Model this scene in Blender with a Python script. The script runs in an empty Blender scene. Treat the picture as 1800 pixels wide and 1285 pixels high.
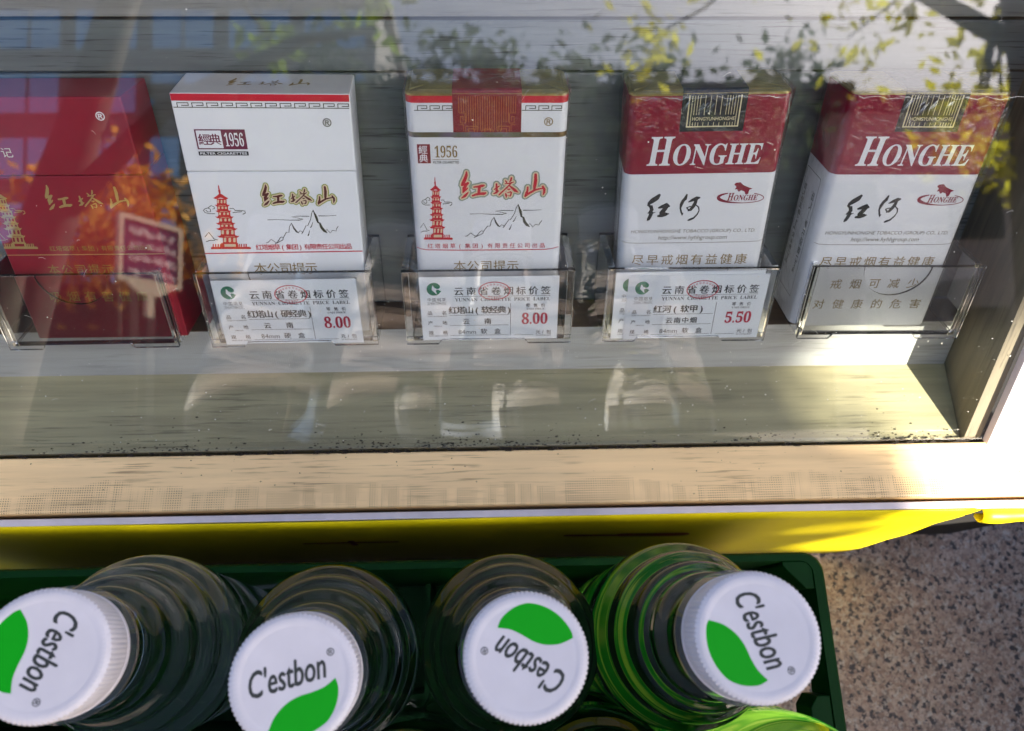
import bpy, math, random
from mathutils import Vector, Matrix, Quaternion
R_ = math.radians
S = bpy.context.scene
COL = S.collection
random.seed(7)

# ------------------------------------------------------------------ camera
cd = bpy.data.cameras.new('camera'); cam = bpy.data.objects.new('camera', cd); COL.objects.link(cam)
cd.sensor_width = 36.0; cd.lens = 27.0; cd.clip_start = .005; cd.clip_end = 400
cam.matrix_world = Matrix(((.9994, .0138, -.0307, 0), (-.0228, .9484, -.3162, 0), (.0247, .3168, .9482, .445), (0, 0, 0, 1)))
cd.dof.use_dof = True; cd.dof.focus_distance = .262; cd.dof.aperture_fstop = 14
S.camera = cam

# ------------------------------------------------------------------ light: sky and sun
SUN_AZ, SUN_EL = 42.0, 40.0            # degrees right of straight behind the camera, and above the horizon
LH = Vector((math.sin(R_(SUN_AZ)), -math.cos(R_(SUN_AZ)), 0))
L = Vector((LH.x * math.cos(R_(SUN_EL)), LH.y * math.cos(R_(SUN_EL)), math.sin(R_(SUN_EL))))
world = bpy.data.worlds.new('World'); S.world = world; world.use_nodes = True
wn = world.node_tree
sky = wn.nodes.new('ShaderNodeTexSky'); sky.sky_type = 'NISHITA'; sky.sun_disc = False
sky.sun_elevation = R_(SUN_EL); sky.sun_rotation = R_(180 - SUN_AZ)
sky.air_density = .58; sky.dust_density = 2.2; sky.ozone_density = 1.0
bg = wn.nodes['Background']; bg.inputs['Strength'].default_value = .085
wn.links.new(sky.outputs['Color'], bg.inputs['Color'])
sd = bpy.data.lights.new('sun', 'SUN'); sd.energy = 5.0; sd.angle = R_(.53); sd.color = (1, .93, .82)
sun = bpy.data.objects.new('sun', sd); COL.objects.link(sun); sun.rotation_mode = 'QUATERNION'
sun.rotation_quaternion = L.to_track_quat('Z', 'Y'); sun.location = L * 20
S.view_settings.view_transform = 'Standard'; S.view_settings.look = 'None'
S.view_settings.exposure = 2.2; S.view_settings.gamma = 1
cy = S.cycles
cy.max_bounces = 20; cy.diffuse_bounces = 4; cy.glossy_bounces = 6; cy.transmission_bounces = 16; cy.transparent_max_bounces = 24
cy.sample_clamp_indirect = 4; cy.use_denoising = True; cy.blur_glossy = .3

# ------------------------------------------------------------------ materials
def mat(name, col, rough=.5, metal=0, spec=.5, var=0, vscale=200, bump=0, bscale=600, coat=0, trans=0, ior=1.45):
    m = bpy.data.materials.new(name); m.use_nodes = True; nt = m.node_tree; p = nt.nodes['Principled BSDF']
    p.inputs['Base Color'].default_value = (*col, 1); p.inputs['Roughness'].default_value = rough
    p.inputs['Metallic'].default_value = metal; p.inputs['Specular IOR Level'].default_value = spec
    p.inputs['Coat Weight'].default_value = coat; p.inputs['Coat Roughness'].default_value = .05
    p.inputs['Transmission Weight'].default_value = trans; p.inputs['IOR'].default_value = ior
    if var or bump:
        tc = nt.nodes.new('ShaderNodeTexCoord')
    if var:
        nz = nt.nodes.new('ShaderNodeTexNoise'); nz.inputs['Scale'].default_value = vscale; nz.inputs['Detail'].default_value = 4
        nt.links.new(tc.outputs['Object'], nz.inputs['Vector'])
        mr = nt.nodes.new('ShaderNodeMapRange'); mr.inputs['From Min'].default_value = .3; mr.inputs['From Max'].default_value = .7
        mr.inputs['To Min'].default_value = 1 - var; mr.inputs['To Max'].default_value = 1 + var
        nt.links.new(nz.outputs['Fac'], mr.inputs['Value'])
        mx = nt.nodes.new('ShaderNodeMix'); mx.data_type = 'RGBA'; mx.blend_type = 'MULTIPLY'; mx.inputs[0].default_value = 1
        mx.inputs[6].default_value = (*col, 1); nt.links.new(mr.outputs[0], mx.inputs[7]); nt.links.new(mx.outputs[2], p.inputs['Base Color'])
    if bump:
        nb = nt.nodes.new('ShaderNodeTexNoise'); nb.inputs['Scale'].default_value = bscale; nb.inputs['Detail'].default_value = 3
        nt.links.new(tc.outputs['Object'], nb.inputs['Vector'])
        b = nt.nodes.new('ShaderNodeBump'); b.inputs['Strength'].default_value = bump; b.inputs['Distance'].default_value = .0004
        nt.links.new(nb.outputs['Fac'], b.inputs['Height']); nt.links.new(b.outputs[0], p.inputs['Normal'])
    return m

def math_node(nt, op, a, b=None, c=None):
    n = nt.nodes.new('ShaderNodeMath'); n.operation = op
    for i, v in enumerate((a, b, c)):
        if v is None: continue
        if isinstance(v, (int, float)): n.inputs[i].default_value = v
        else: nt.links.new(v, n.inputs[i])
    return n.outputs[0]

def mix_col(nt, fac, a, b, mode='MIX'):
    n = nt.nodes.new('ShaderNodeMix'); n.data_type = 'RGBA'; n.blend_type = mode
    for i, v in ((0, fac), (6, a), (7, b)):
        if isinstance(v, (int, float)): n.inputs[i].default_value = v
        elif isinstance(v, tuple): n.inputs[i].default_value = (*v, 1)
        else: nt.links.new(v, n.inputs[i])
    return n.outputs[2]

def noise(nt, vec, scale, detail=3, rough=.55):
    n = nt.nodes.new('ShaderNodeTexNoise'); n.inputs['Scale'].default_value = scale; n.inputs['Detail'].default_value = detail
    n.inputs['Roughness'].default_value = rough; nt.links.new(vec, n.inputs['Vector']); return n.outputs['Fac']

def ramp(nt, fac, lo, hi, a=0.0, b=1.0):
    n = nt.nodes.new('ShaderNodeMapRange'); n.inputs['From Min'].default_value = lo; n.inputs['From Max'].default_value = hi
    n.inputs['To Min'].default_value = a; n.inputs['To Max'].default_value = b; nt.links.new(fac, n.inputs['Value']); return n.outputs[0]

def wood(name, base, dark, rough=.5, rot=(0, 0, 0), dash=.5, dots=False, weave=False, gm=.45):
    """laminate wood print: grain along X, short dark pores, optional dotted print screen along one edge"""
    m = bpy.data.materials.new(name); m.use_nodes = True; nt = m.node_tree; p = nt.nodes['Principled BSDF']
    tc = nt.nodes.new('ShaderNodeTexCoord'); mp = nt.nodes.new('ShaderNodeMapping'); mp.inputs['Rotation'].default_value = rot
    nt.links.new(tc.outputs['Object'], mp.inputs['Vector'])
    st = nt.nodes.new('ShaderNodeMapping'); st.inputs['Scale'].default_value = (9, 170, 170); nt.links.new(mp.outputs[0], st.inputs['Vector'])
    s2 = nt.nodes.new('ShaderNodeMapping'); s2.inputs['Scale'].default_value = (46, 1150, 1150); nt.links.new(mp.outputs[0], s2.inputs['Vector'])
    g = noise(nt, st.outputs[0], 1.0, 6, .6); c = mix_col(nt, ramp(nt, g, .35, .7), base, tuple((1 - gm) * a + gm * b for a, b in zip(base, dark)))
    pore = ramp(nt, noise(nt, s2.outputs[0], 1.0, 3, .5), .56, .66)
    patch = ramp(nt, noise(nt, mp.outputs[0], 22.0, 2), .42, .6)
    c = mix_col(nt, math_node(nt, 'MULTIPLY', math_node(nt, 'MULTIPLY', pore, patch), dash), c, dark)
    blot = ramp(nt, noise(nt, mp.outputs[0], 9.0, 3), .3, .7, .88, 1.12); c = mix_col(nt, 1.0, c, blot, 'MULTIPLY')
    sp = nt.nodes.new('ShaderNodeSeparateXYZ'); nt.links.new(tc.outputs['Object'], sp.inputs[0])
    if dots or weave:
        k = 2 * math.pi / (.00095 if dots else .0009)
        sx = ramp(nt, math_node(nt, 'SINE', math_node(nt, 'MULTIPLY', sp.outputs[0], k)), .0, .5)
        sy = ramp(nt, math_node(nt, 'SINE', math_node(nt, 'MULTIPLY', sp.outputs[1], k)), .0, .5)
        grid = math_node(nt, 'MULTIPLY', sx, sy)
        if dots:
            s3 = nt.nodes.new('ShaderNodeMapping'); s3.inputs['Scale'].default_value = (28, 60, 0); nt.links.new(tc.outputs['Object'], s3.inputs['Vector'])
            edge = math_node(nt, 'ADD', sp.outputs[1], math_node(nt, 'MULTIPLY', ramp(nt, noise(nt, s3.outputs[0], 1.0, 4), .3, .7), -.009))
            band = ramp(nt, edge, .0478, .0495, 1, 0)
            s4 = nt.nodes.new('ShaderNodeMapping'); s4.inputs['Scale'].default_value = (260, 30, 0); nt.links.new(tc.outputs['Object'], s4.inputs['Vector'])
            col_ = ramp(nt, noise(nt, s4.outputs[0], 1.0, 2), .38, .55)
            f = math_node(nt, 'MULTIPLY', math_node(nt, 'MULTIPLY', grid, band), math_node(nt, 'MULTIPLY', col_, 1.0))
            c = mix_col(nt, f, c, dark)
        else:
            c = mix_col(nt, math_node(nt, 'MULTIPLY', grid, .22), c, dark)
    nt.links.new(c, p.inputs['Base Color']); p.inputs['Roughness'].default_value = rough
    b = nt.nodes.new('ShaderNodeBump'); b.inputs['Strength'].default_value = .25; b.inputs['Distance'].default_value = .0003
    nt.links.new(g, b.inputs['Height']); nt.links.new(b.outputs[0], p.inputs['Normal'])
    return m

def clear_sheet(name, f0=.05, rough=0.0, tint=(1, 1, 1), bump=0, bscale=120, grow=1.0):
    """thin clear sheet: see-through, with a mirror share that grows towards grazing views (Schlick)"""
    m = bpy.data.materials.new(name); m.use_nodes = True; nt = m.node_tree; nt.nodes.clear()
    out = nt.nodes.new('ShaderNodeOutputMaterial'); tr = nt.nodes.new('ShaderNodeBsdfTransparent'); tr.inputs[0].default_value = (*tint, 1)
    gl = nt.nodes.new('ShaderNodeBsdfGlossy'); gl.inputs['Roughness'].default_value = rough
    lw = nt.nodes.new('ShaderNodeLayerWeight'); lw.inputs['Blend'].default_value = .5
    f = math_node(nt, 'ADD', math_node(nt, 'MULTIPLY', math_node(nt, 'POWER', lw.outputs['Facing'], 5.0), (1 - f0) * grow), f0)
    mx = nt.nodes.new('ShaderNodeMixShader'); nt.links.new(f, mx.inputs[0]); nt.links.new(tr.outputs[0], mx.inputs[1]); nt.links.new(gl.outputs[0], mx.inputs[2])
    nt.links.new(mx.outputs[0], out.inputs[0])
    if bump:
        tc = nt.nodes.new('ShaderNodeTexCoord')
        b = nt.nodes.new('ShaderNodeBump'); b.inputs['Strength'].default_value = bump; b.inputs['Distance'].default_value = .002
        nt.links.new(noise(nt, tc.outputs['Object'], bscale, 4, .6), b.inputs['Height']); nt.links.new(b.outputs[0], gl.inputs['Normal']); nt.links.new(b.outputs[0], lw.inputs['Normal'])
    return m

def glass(name, col, ior, rough=0.0):
    return mat(name, col, rough, trans=1, ior=ior)

M = {}
M['wood'] = wood('grey_wood', (.138, .158, .150), (.02, .02, .017), dash=.9)
M['wood_light'] = wood('light_wood', (.24, .24, .22), (.07, .065, .055))
M['wood_low'] = wood('floor_wood', (.39, .35, .20), (.07, .06, .035), .45)
M['wood_pale'] = wood('pale_wood', (.46, .46, .43), (.2, .19, .17), .5, weave=True)
M['wood_raw'] = wood('raw_wood', (.15, .09, .045), (.05, .03, .015), .7)
M['wood_side'] = wood('side_wood', (.21, .175, .115), (.03, .026, .018), .5, rot=(R_(-55), 0, R_(90)))
M['wood_rail'] = wood('rail_wood', (.97, .68, .33), (.17, .085, .03), .45, dash=.6, gm=.22, dots=True)
M['gap'] = mat('dark_gap', (.012, .01, .008), .8)
M['edge'] = mat('white_edging', (.60, .54, .55), .45, var=.06)
M['white'] = mat('white_card', (.70, .71, .72), .38, var=.015, vscale=90)
M['paper'] = mat('label_paper', (.84, .88, .93), .5, var=.012, vscale=60)
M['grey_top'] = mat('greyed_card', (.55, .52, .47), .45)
M['crimson'] = mat('crimson_print', (.22, .001, .024), .42, spec=.3)
M['darkred'] = mat('dark_red_card', (.22, .004, .016), .35, var=.1, vscale=60)
M['red'] = mat('red_ink', (.50, .008, .025), .4)
M['maroon'] = mat('maroon_ink', (.20, .010, .018), .45)
M['maroon2'] = mat('violet_maroon_ink', (.13, .010, .040), .45)
M['brownred'] = mat('brown_red_ink', (.085, .012, .010), .4)
M['pagred'] = mat('pagoda_red_ink', (.50, .018, .018), .4)
M['gold'] = mat('gold_ink', (.45, .34, .12), .35, metal=.55)
M['golddim'] = mat('dull_gold_ink', (.23, .145, .03), .45)
M['foil'] = mat('gold_foil', (.42, .34, .13), .33, metal=.85, var=.18, vscale=140, bump=.6, bscale=300)
M['halo1'] = mat('green_gold_halo', (.30, .36, .09), .35, metal=.3)
M['halo2'] = mat('cream_halo', (.62, .50, .33), .4)
M['halo3'] = mat('grey_green_halo', (.26, .33, .26), .35, metal=.3)
M['olive'] = mat('olive_ink', (.060, .058, .036), .5)
M['black'] = mat('black_ink', (.008, .008, .010), .45)
M['ink'] = mat('label_ink', (.008, .010, .016), .5)
M['greyink'] = mat('grey_ink', (.20, .18, .13), .5)
M['price'] = mat('price_ink', (.50, .020, .060), .45)
M['stampred'] = mat('stamp_ink', (.50, .015, .05), .5)
M['green'] = mat('logo_green', (.004, .19, .10), .45)
M['navy'] = mat('navy_seal', (.010, .013, .022), .3)
M['orange'] = mat('orange_line', (.45, .14, .03), .4)
M['cream'] = mat('cream_line', (.62, .55, .34), .4)
M['film'] = clear_sheet('cellophane', .065, .02, bump=.8, bscale=130, grow=.9)
M['crease'] = clear_sheet('film_crease', .5, .12, grow=.5)
M['pane'] = clear_sheet('window_glass', .066, 0.0, tint=(.985, .995, .99), grow=.5)
M['acrylic'] = glass('clear_acrylic', (.992, .995, .988), 1.49)
M['water'] = glass('water_bottle', (.97, .975, .965), 1.34)
M['clearpet'] = glass('clear_plastic', (.97, .98, .97), 1.45)
M['cap'] = mat('cap_plastic', (.62, .57, .57), .42, var=.05, vscale=90)
M['leafgreen'] = mat('leaf_logo', (.001, .33, .004), .5, spec=.2)
M['capink'] = mat('cap_ink', (.030, .032, .026), .5)
M['crate'] = mat('green_crate', (.0014, .027, .0028), .55, spec=.12, var=.12, vscale=60, bump=.1)
M['yellow'] = mat('yellow_vinyl', (.80, .64, .006), .4, spec=.25, var=.05, vscale=30)
M['redprint'] = mat('red_banner_print', (.22, .012, .008), .4)
M['speck'] = mat('pale_dust', (.62, .60, .52), .9)
M['crumb'] = mat('dark_dirt', (.018, .013, .008), .95)

# ------------------------------------------------------------------ mesh helpers (lengths in millimetres)
K = .001
class MB:
    def __init__(s): s.v = []; s.f = []; s.m = []
    def poly(s, pts, mi=0):
        n = len(s.v); s.v += [tuple(p) for p in pts]; s.f.append(tuple(range(n, n + len(pts)))); s.m.append(mi)
    def box(s, x0, x1, y0, y1, z0, z1, mi=0, top=None, front=None):
        n = len(s.v); s.v += [(x, y, z) for z in (z0, z1) for y in (y0, y1) for x in (x0, x1)]
        for q, f in enumerate(((0, 2, 3, 1), (4, 5, 7, 6), (0, 1, 5, 4), (2, 6, 7, 3), (0, 4, 6, 2), (1, 3, 7, 5))):
            s.f.append(tuple(n + i for i in f)); s.m.append(top if q == 1 and top is not None else front if q == 2 and front is not None else mi)
    def prism(s, pts, a, b, ax=1, mi=0):
        """outline pts (2 coords) extruded along axis ax from a to b"""
        def put(p, t): q = list(p); q.insert(ax, t); return tuple(q)
        n = len(s.v); c = len(pts); s.v += [put(p, a) for p in pts] + [put(p, b) for p in pts]
        s.f.append(tuple(range(n, n + c))); s.f.append(tuple(range(n + 2 * c - 1, n + c - 1, -1))); s.m += [mi, mi]
        for i in range(c):
            j = (i + 1) % c; s.f.append((n + i, n + c + i, n + c + j, n + j)); s.m.append(mi)
    def rings(s, rings, cap0=True, cap1=True, mis=None):
        n = len(s.v); c = len(rings[0])
        for r in rings: s.v += [tuple(p) for p in r]
        for k in range(len(rings) - 1):
            for i in range(c):
                j = (i + 1) % c; a = n + k * c; b = a + c
                s.f.append((a + i, a + j, b + j, b + i)); s.m.append(mis[k] if mis else 0)
        if cap0: s.f.append(tuple(range(n + c - 1, n - 1, -1))); s.m.append(mis[0] if mis else 0)
        if cap1: s.f.append(tuple(n + (len(rings) - 1) * c + i for i in range(c))); s.m.append(mis[-1] if mis else 0)
    def lathe(s, prof, seg=64, wob=None, start=True, end=True):
        s.rings([[((r + (wob(i, k) if wob else 0)) * math.cos(2 * math.pi * i / seg), (r + (wob(i, k) if wob else 0)) * math.sin(2 * math.pi * i / seg), z) for i in range(seg)] for k, (r, z) in enumerate(prof)], start, end)
    def grid(s, rows):
        n = len(s.v); c = len(rows[0])
        for r in rows: s.v += [tuple(p) for p in r]
        for k in range(len(rows) - 1):
            for i in range(c - 1): a = n + k * c + i; s.f.append((a, a + c, a + c + 1, a + 1)); s.m.append(0)
    def tube(s, pts, rad, seg=8):
        P = [Vector(p) for p in pts]; rs = []
        for i, p in enumerate(P):
            t = (P[min(i + 1, len(P) - 1)] - P[max(i - 1, 0)]).normalized(); a = t.orthogonal().normalized()
            if i and abs(a.dot(pa)) < .99: a = (pa - t * pa.dot(t)).normalized()
            pa = a; b = t.cross(a); r = rad[i] if isinstance(rad, (list, tuple)) else rad
            rs.append([p + (a * math.cos(2 * math.pi * k / seg) + b * math.sin(2 * math.pi * k / seg)) * r for k in range(seg)])
        s.rings(rs)
    def build(s, name, mats, parent=None, mw=None, smooth=0, bevel=0, k=K):
        me = bpy.data.meshes.new(name); me.from_pydata([(x * k, y * k, z * k) for x, y, z in s.v], [], s.f)
        for m in (mats if isinstance(mats, (list, tuple)) else [mats]): me.materials.append(m)
        me.polygons.foreach_set('material_index', s.m); me.update()
        o = bpy.data.objects.new(name, me); COL.objects.link(o)
        if mw is not None: o.matrix_world = mw
        if parent: o.parent = parent
        if bevel:
            b = o.modifiers.new('bevel', 'BEVEL'); b.width = bevel * K; b.segments = 2; b.limit_method = 'ANGLE'; b.angle_limit = R_(40)
        if smooth:
            me.polygons.foreach_set('use_smooth', [True] * len(me.polygons)); me.set_sharp_from_angle(angle=R_(smooth))
        return o

def thing(name, label, cat, mw=None, group=None):
    o = bpy.data.objects.new(name, None); COL.objects.link(o); o.empty_display_size = .02
    if mw is not None: o.matrix_world = mw
    return tag(o, label, cat, group)
def tag(o, label=None, cat=None, group=None, kind=None):
    if label: o['label'] = label
    if cat: o['category'] = cat
    if group: o['group'] = group
    if kind: o['kind'] = kind
    return o
def frame(origin, x, y, z):
    return Matrix(((x[0], y[0], z[0], origin[0] * K), (x[1], y[1], z[1], origin[1] * K), (x[2], y[2], z[2], origin[2] * K), (0, 0, 0, 1)))

# ------------------------------------------------------------------ flat print
TEXT = {}
def glyphs(txt, bold=0, res=3):
    key = (txt, bold)
    if key not in TEXT:
        c = bpy.data.curves.new('t', 'FONT'); c.body = txt; c.size = 1; c.resolution_u = res; c.offset = bold
        o = bpy.data.objects.new('t', c); COL.objects.link(o)
        me = bpy.data.meshes.new_from_object(o.evaluated_get(bpy.context.evaluated_depsgraph_get()))
        v = [(p.co.x, p.co.y) for p in me.vertices]; f = [tuple(p.vertices) for p in me.polygons]
        bpy.data.objects.remove(o); bpy.data.curves.remove(c); bpy.data.meshes.remove(me)
        TEXT[key] = (v, f)
    return TEXT[key]

class Ink:
    """flat print laid on a face: coordinates (u right, v down) in mm, put into 3D by put(u, v, lift)"""
    def __init__(s, put, lift=.03): s.put = put; s.mb = MB(); s.mats = []; s.k = 0; s.lift = lift; s.T = lambda u, v: (u, v)
    def mi(s, m):
        m = M[m]
        if m not in s.mats: s.mats.append(m)
        return s.mats.index(m)
    def poly(s, pts, m, step=True):
        if step: s.k += 1
        s.mb.poly([s.put(*s.T(u, v), s.lift + .0018 * s.k) for u, v in pts], s.mi(m))
    def rect(s, x0, y0, x1, y1, m, step=True): s.poly([(x0, y1), (x1, y1), (x1, y0), (x0, y0)], m, step)
    def stroke(s, pts, m, grow=0, step=True, sc=1):
        P = [(Vector((p[0], p[1])), p[2] * sc + grow) for p in pts]; lo = []; hi = []
        for i, (p, r) in enumerate(P):
            a = P[max(i - 1, 0)][0]; b = P[min(i + 1, len(P) - 1)][0]; t = (b - a)
            t = t.normalized() if t.length > 1e-9 else Vector((1, 0)); n = Vector((-t.y, t.x)); lo.append(p + n * r); hi.append(p - n * r)
        def cap(p, r, d):
            a0 = math.atan2(d.y, d.x); return [p + Vector((math.cos(a0 + q), math.sin(a0 + q))) * r for q in (R_(60), R_(20), R_(-20), R_(-60))]
        t1 = (P[-1][0] - P[-2][0]).normalized(); t0 = (P[0][0] - P[1][0]).normalized()
        s.poly(list(lo) + cap(P[-1][0], P[-1][1], t1) + hi[::-1] + cap(P[0][0], P[0][1], t0), m, step)
    def line(s, pts, w, m, step=True):
        """one quad per segment, butted"""
        if step: s.k += 1
        for (a, b) in zip(pts, pts[1:]):
            a = Vector(a); b = Vector(b); t = (b - a).normalized() * w / 2; n = Vector((-t.y, t.x)); a = a - t; b = b + t; s.k += .25
            s.poly([a + n, b + n, b - n, a - n], m, False)
    def text(s, txt, x0, y0, x1, y1, m, bold=0, shear=0, rot=0, step=True):
        """glyph outline stretched into the box (x0, top y0)-(x1, bottom y1)"""
        v, f = glyphs(txt, bold); a0 = min(p[0] for p in v); a1 = max(p[0] for p in v); b0 = min(p[1] for p in v); b1 = max(p[1] for p in v)
        if step: s.k += 1
        n = len(s.mb.v); cx = (x0 + x1) / 2; cy = (y0 + y1) / 2; cr, sr = math.cos(R_(rot)), math.sin(R_(rot))
        for px, py in v:
            w = (py - b0) / (b1 - b0); x = x0 + (px - a0) / (a1 - a0) * (x1 - x0) + shear * w * (y1 - y0); y = y1 - w * (y1 - y0)
            dx, dy = x - cx, y - cy; x, y = cx + dx * cr + dy * sr, cy - dx * sr + dy * cr
            s.mb.v.append(s.put(*s.T(x, y), s.lift + .0018 * s.k))
        i = s.mi(m)
        for q in f: s.mb.f.append(tuple(n + j for j in q)); s.mb.m.append(i)
    def chars(s, txt, x0, x1, y0, y1, m, bold=0):
        """Chinese characters in even cells, cell height y0..y1"""
        n = len(txt); h = y1 - y0; pitch = (x1 - x0 - h * .95) / max(n - 1, 1); s.k += 1
        for q, ch in enumerate(txt):
            if ch == ' ': continue
            v, f = glyphs(ch); w = .5 if ch in '()/' else 1.0; cx = x0 + h * .475 + q * pitch; i = s.mi(m)
            for d, (ox, oy) in enumerate(((-bold, bold * .5), (bold, -bold * .5)) if bold else ((0, 0),)):     # heavier weight: struck twice, slightly apart
                k = len(s.mb.v)
                for px, py in v: s.mb.v.append(s.put(*s.T(cx + (px - w / 2 + ox) * h, y1 - (py + .10 + oy) * h), s.lift + .0018 * (s.k + d * .6)))
                for a in f: s.mb.f.append(tuple(k + j for j in a)); s.mb.m.append(i)
    def build(s, name, parent): return s.mb.build(name, s.mats, parent)

# traced brush strokes and line art, millimetres on the pack faces (u, v[, half width])
CAL=[[[18.29,27.2,0.26],[18.26,28.26,0.53],[17.66,29.91,0.62],[16.84,31.58,0.66],[16.49,32.18,0.44]],[[16.49,32.11,0.35],[17.83,31.94,0.58],[18.73,31.23,0.31]],[[18.95,31.35,0.31],[17.81,32.42,0.53],[17.28,33.39,0.75],[17.09,34.48,0.53],[16.74,35.08,0.22]],[[18.57,33.27,0.22],[18.11,33.88,0.31],[17.31,34.48,0.27]],[[16.27,37.16,0.27],[17.37,36.43,0.54],[18.4,35.34,0.36],[18.86,34.85,0.13]],[[21.02,32.92,0.31],[22.57,32.76,0.4],[24.13,32.45,0.53],[24.8,32.33,0.36]],[[23.06,32.81,0.58],[22.88,34.5,0.54],[22.75,35.6,0.49]],[[20.46,36.25,0.36],[21.85,35.77,0.49],[23.42,35.48,0.54],[24.76,35.49,0.58],[25.39,35.25,0.36]],[[29.64,31.75,0.31],[29.64,33.32,0.4],[29.82,34.53,0.54],[29.58,35.26,0.31]],[[28.84,33.8,0.27],[29.69,33.32,0.27],[30.62,32.6,0.22]],[[28.52,35.5,0.22],[29.46,35.14,0.4],[30.54,34.42,0.18]],[[33.01,30.45,0.18],[33.46,31.12,0.31]],[[35.32,29.38,0.29],[35.11,30.34,0.35],[34.67,30.98,0.18]],[[32.84,31.69,0.16],[34.35,31.53,0.27],[36.12,31.06,0.18]],[[35.41,31.22,0.27],[33.92,32.85,0.27],[32.37,34.3,0.27],[31.03,35.52,0.31],[30.58,36.0,0.22]],[[34.36,32.25,0.22],[35.71,33.35,0.45],[36.84,34.32,0.58],[37.97,34.98,0.13]],[[33.7,33.7,0.13],[34.37,33.87,0.36],[34.86,33.71,0.18]],[[33.16,35.48,0.27],[33.39,36.26,0.36],[33.4,37.0,0.13]],[[33.72,35.16,0.13],[35.06,34.8,0.27]],[[35.33,35.05,0.27],[35.12,36.02,0.31],[34.9,36.56,0.18]],[[33.95,36.31,0.13],[34.74,36.39,0.18]],[[44.46,28.23,0.49],[44.54,30.49,0.62],[44.28,32.65,0.58],[44.12,34.35,0.36]],[[41.62,33.01,0.31],[41.54,34.34,0.4],[41.03,36.05,0.58],[40.7,36.66,0.32]],[[40.92,36.35,0.36],[42.68,35.08,0.45],[44.45,34.11,0.4],[46.44,33.63,0.31],[47.67,33.52,0.27]],[[47.35,32.79,0.4],[48.02,33.88,0.49],[47.96,35.1,0.45],[47.62,36.08,0.14]]]
MT=[[[18.3,52.52,0.12],[19.0,52.34,0.12],[20.3,51.16,0.12],[21.78,52.43,0.12],[22.48,52.36,0.12],[23.66,50.79,0.12],[24.37,50.27,0.12],[24.94,50.67,0.12],[24.7,51.45,0.12],[23.65,51.97,0.12],[21.54,53.01,0.12]],[[24.94,50.67,0.12],[26.46,48.46,0.12],[27.38,48.6,0.12],[27.97,46.28,0.11],[28.89,45.0,0.11]],[[28.89,45.05,0.09],[29.57,47.06,0.32],[30.38,48.36,0.32],[31.03,48.8,0.12]],[[30.84,48.75,0.12],[31.65,47.98,0.12],[32.57,48.37,0.12],[32.23,49.15,0.12]],[[32.46,48.89,0.12],[34.28,45.93,0.11],[34.85,46.06,0.11],[36.31,43.52,0.11],[36.95,41.25,0.11],[37.62,40.12,0.11]],[[37.62,40.15,0.11],[38.46,42.77,0.46],[38.89,44.81,0.32],[39.54,45.07,0.32],[40.04,46.87,0.51],[41.0,48.17,0.51],[41.9,48.85,0.14]],[[41.47,48.56,0.12],[41.9,47.4,0.12],[43.1,48.96,0.12],[44.0,47.93,0.12],[45.51,48.2,0.12],[45.6,47.42,0.12],[46.37,46.39,0.12]],[[36.97,44.67,0.07],[36.23,46.33,0.14],[35.89,46.64,0.21]],[[35.34,47.87,0.07],[34.89,49.17,0.14],[34.55,49.82,0.23]],[[20.23,43.68,0.11],[23.76,43.57,0.07],[28.32,43.85,0.11],[31.97,43.87,0.16],[33.45,43.55,0.16],[31.51,43.03,0.09],[29.23,42.59,0.14],[31.51,42.35,0.11],[35.83,42.43,0.11]],[[39.48,42.32,0.16],[42.9,42.34,0.09],[45.98,42.18,0.09]]]
PC=[[[7.86,41.46,0.13],[6.22,41.45,0.13],[5.15,41.01,0.13],[4.71,40.25,0.13],[5.31,39.61,0.13],[6.24,39.3,0.13],[7.26,38.45,0.13],[8.04,38.88,0.13],[8.11,39.52,0.13],[7.59,39.73,0.13]],[[5.5,40.15,0.13],[5.95,40.8,0.13],[6.74,40.7,0.13],[6.83,39.73,0.13],[6.31,39.4,0.13]],[[12.54,39.56,0.13],[13.6,39.57,0.13],[13.95,40.32,0.14],[15.88,40.34,0.14],[16.82,40.56,0.14],[16.79,41.32,0.14],[16.05,41.71,0.14]],[[13.24,41.07,0.14],[15.81,40.77,0.14]],[[3.62,50.13,0.14],[4.91,48.46,0.14],[6.18,51.17,0.14],[7.03,51.41,0.14]],[[3.65,52.04,0.14],[4.72,51.61,0.14],[6.2,51.62,0.14]]]
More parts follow.
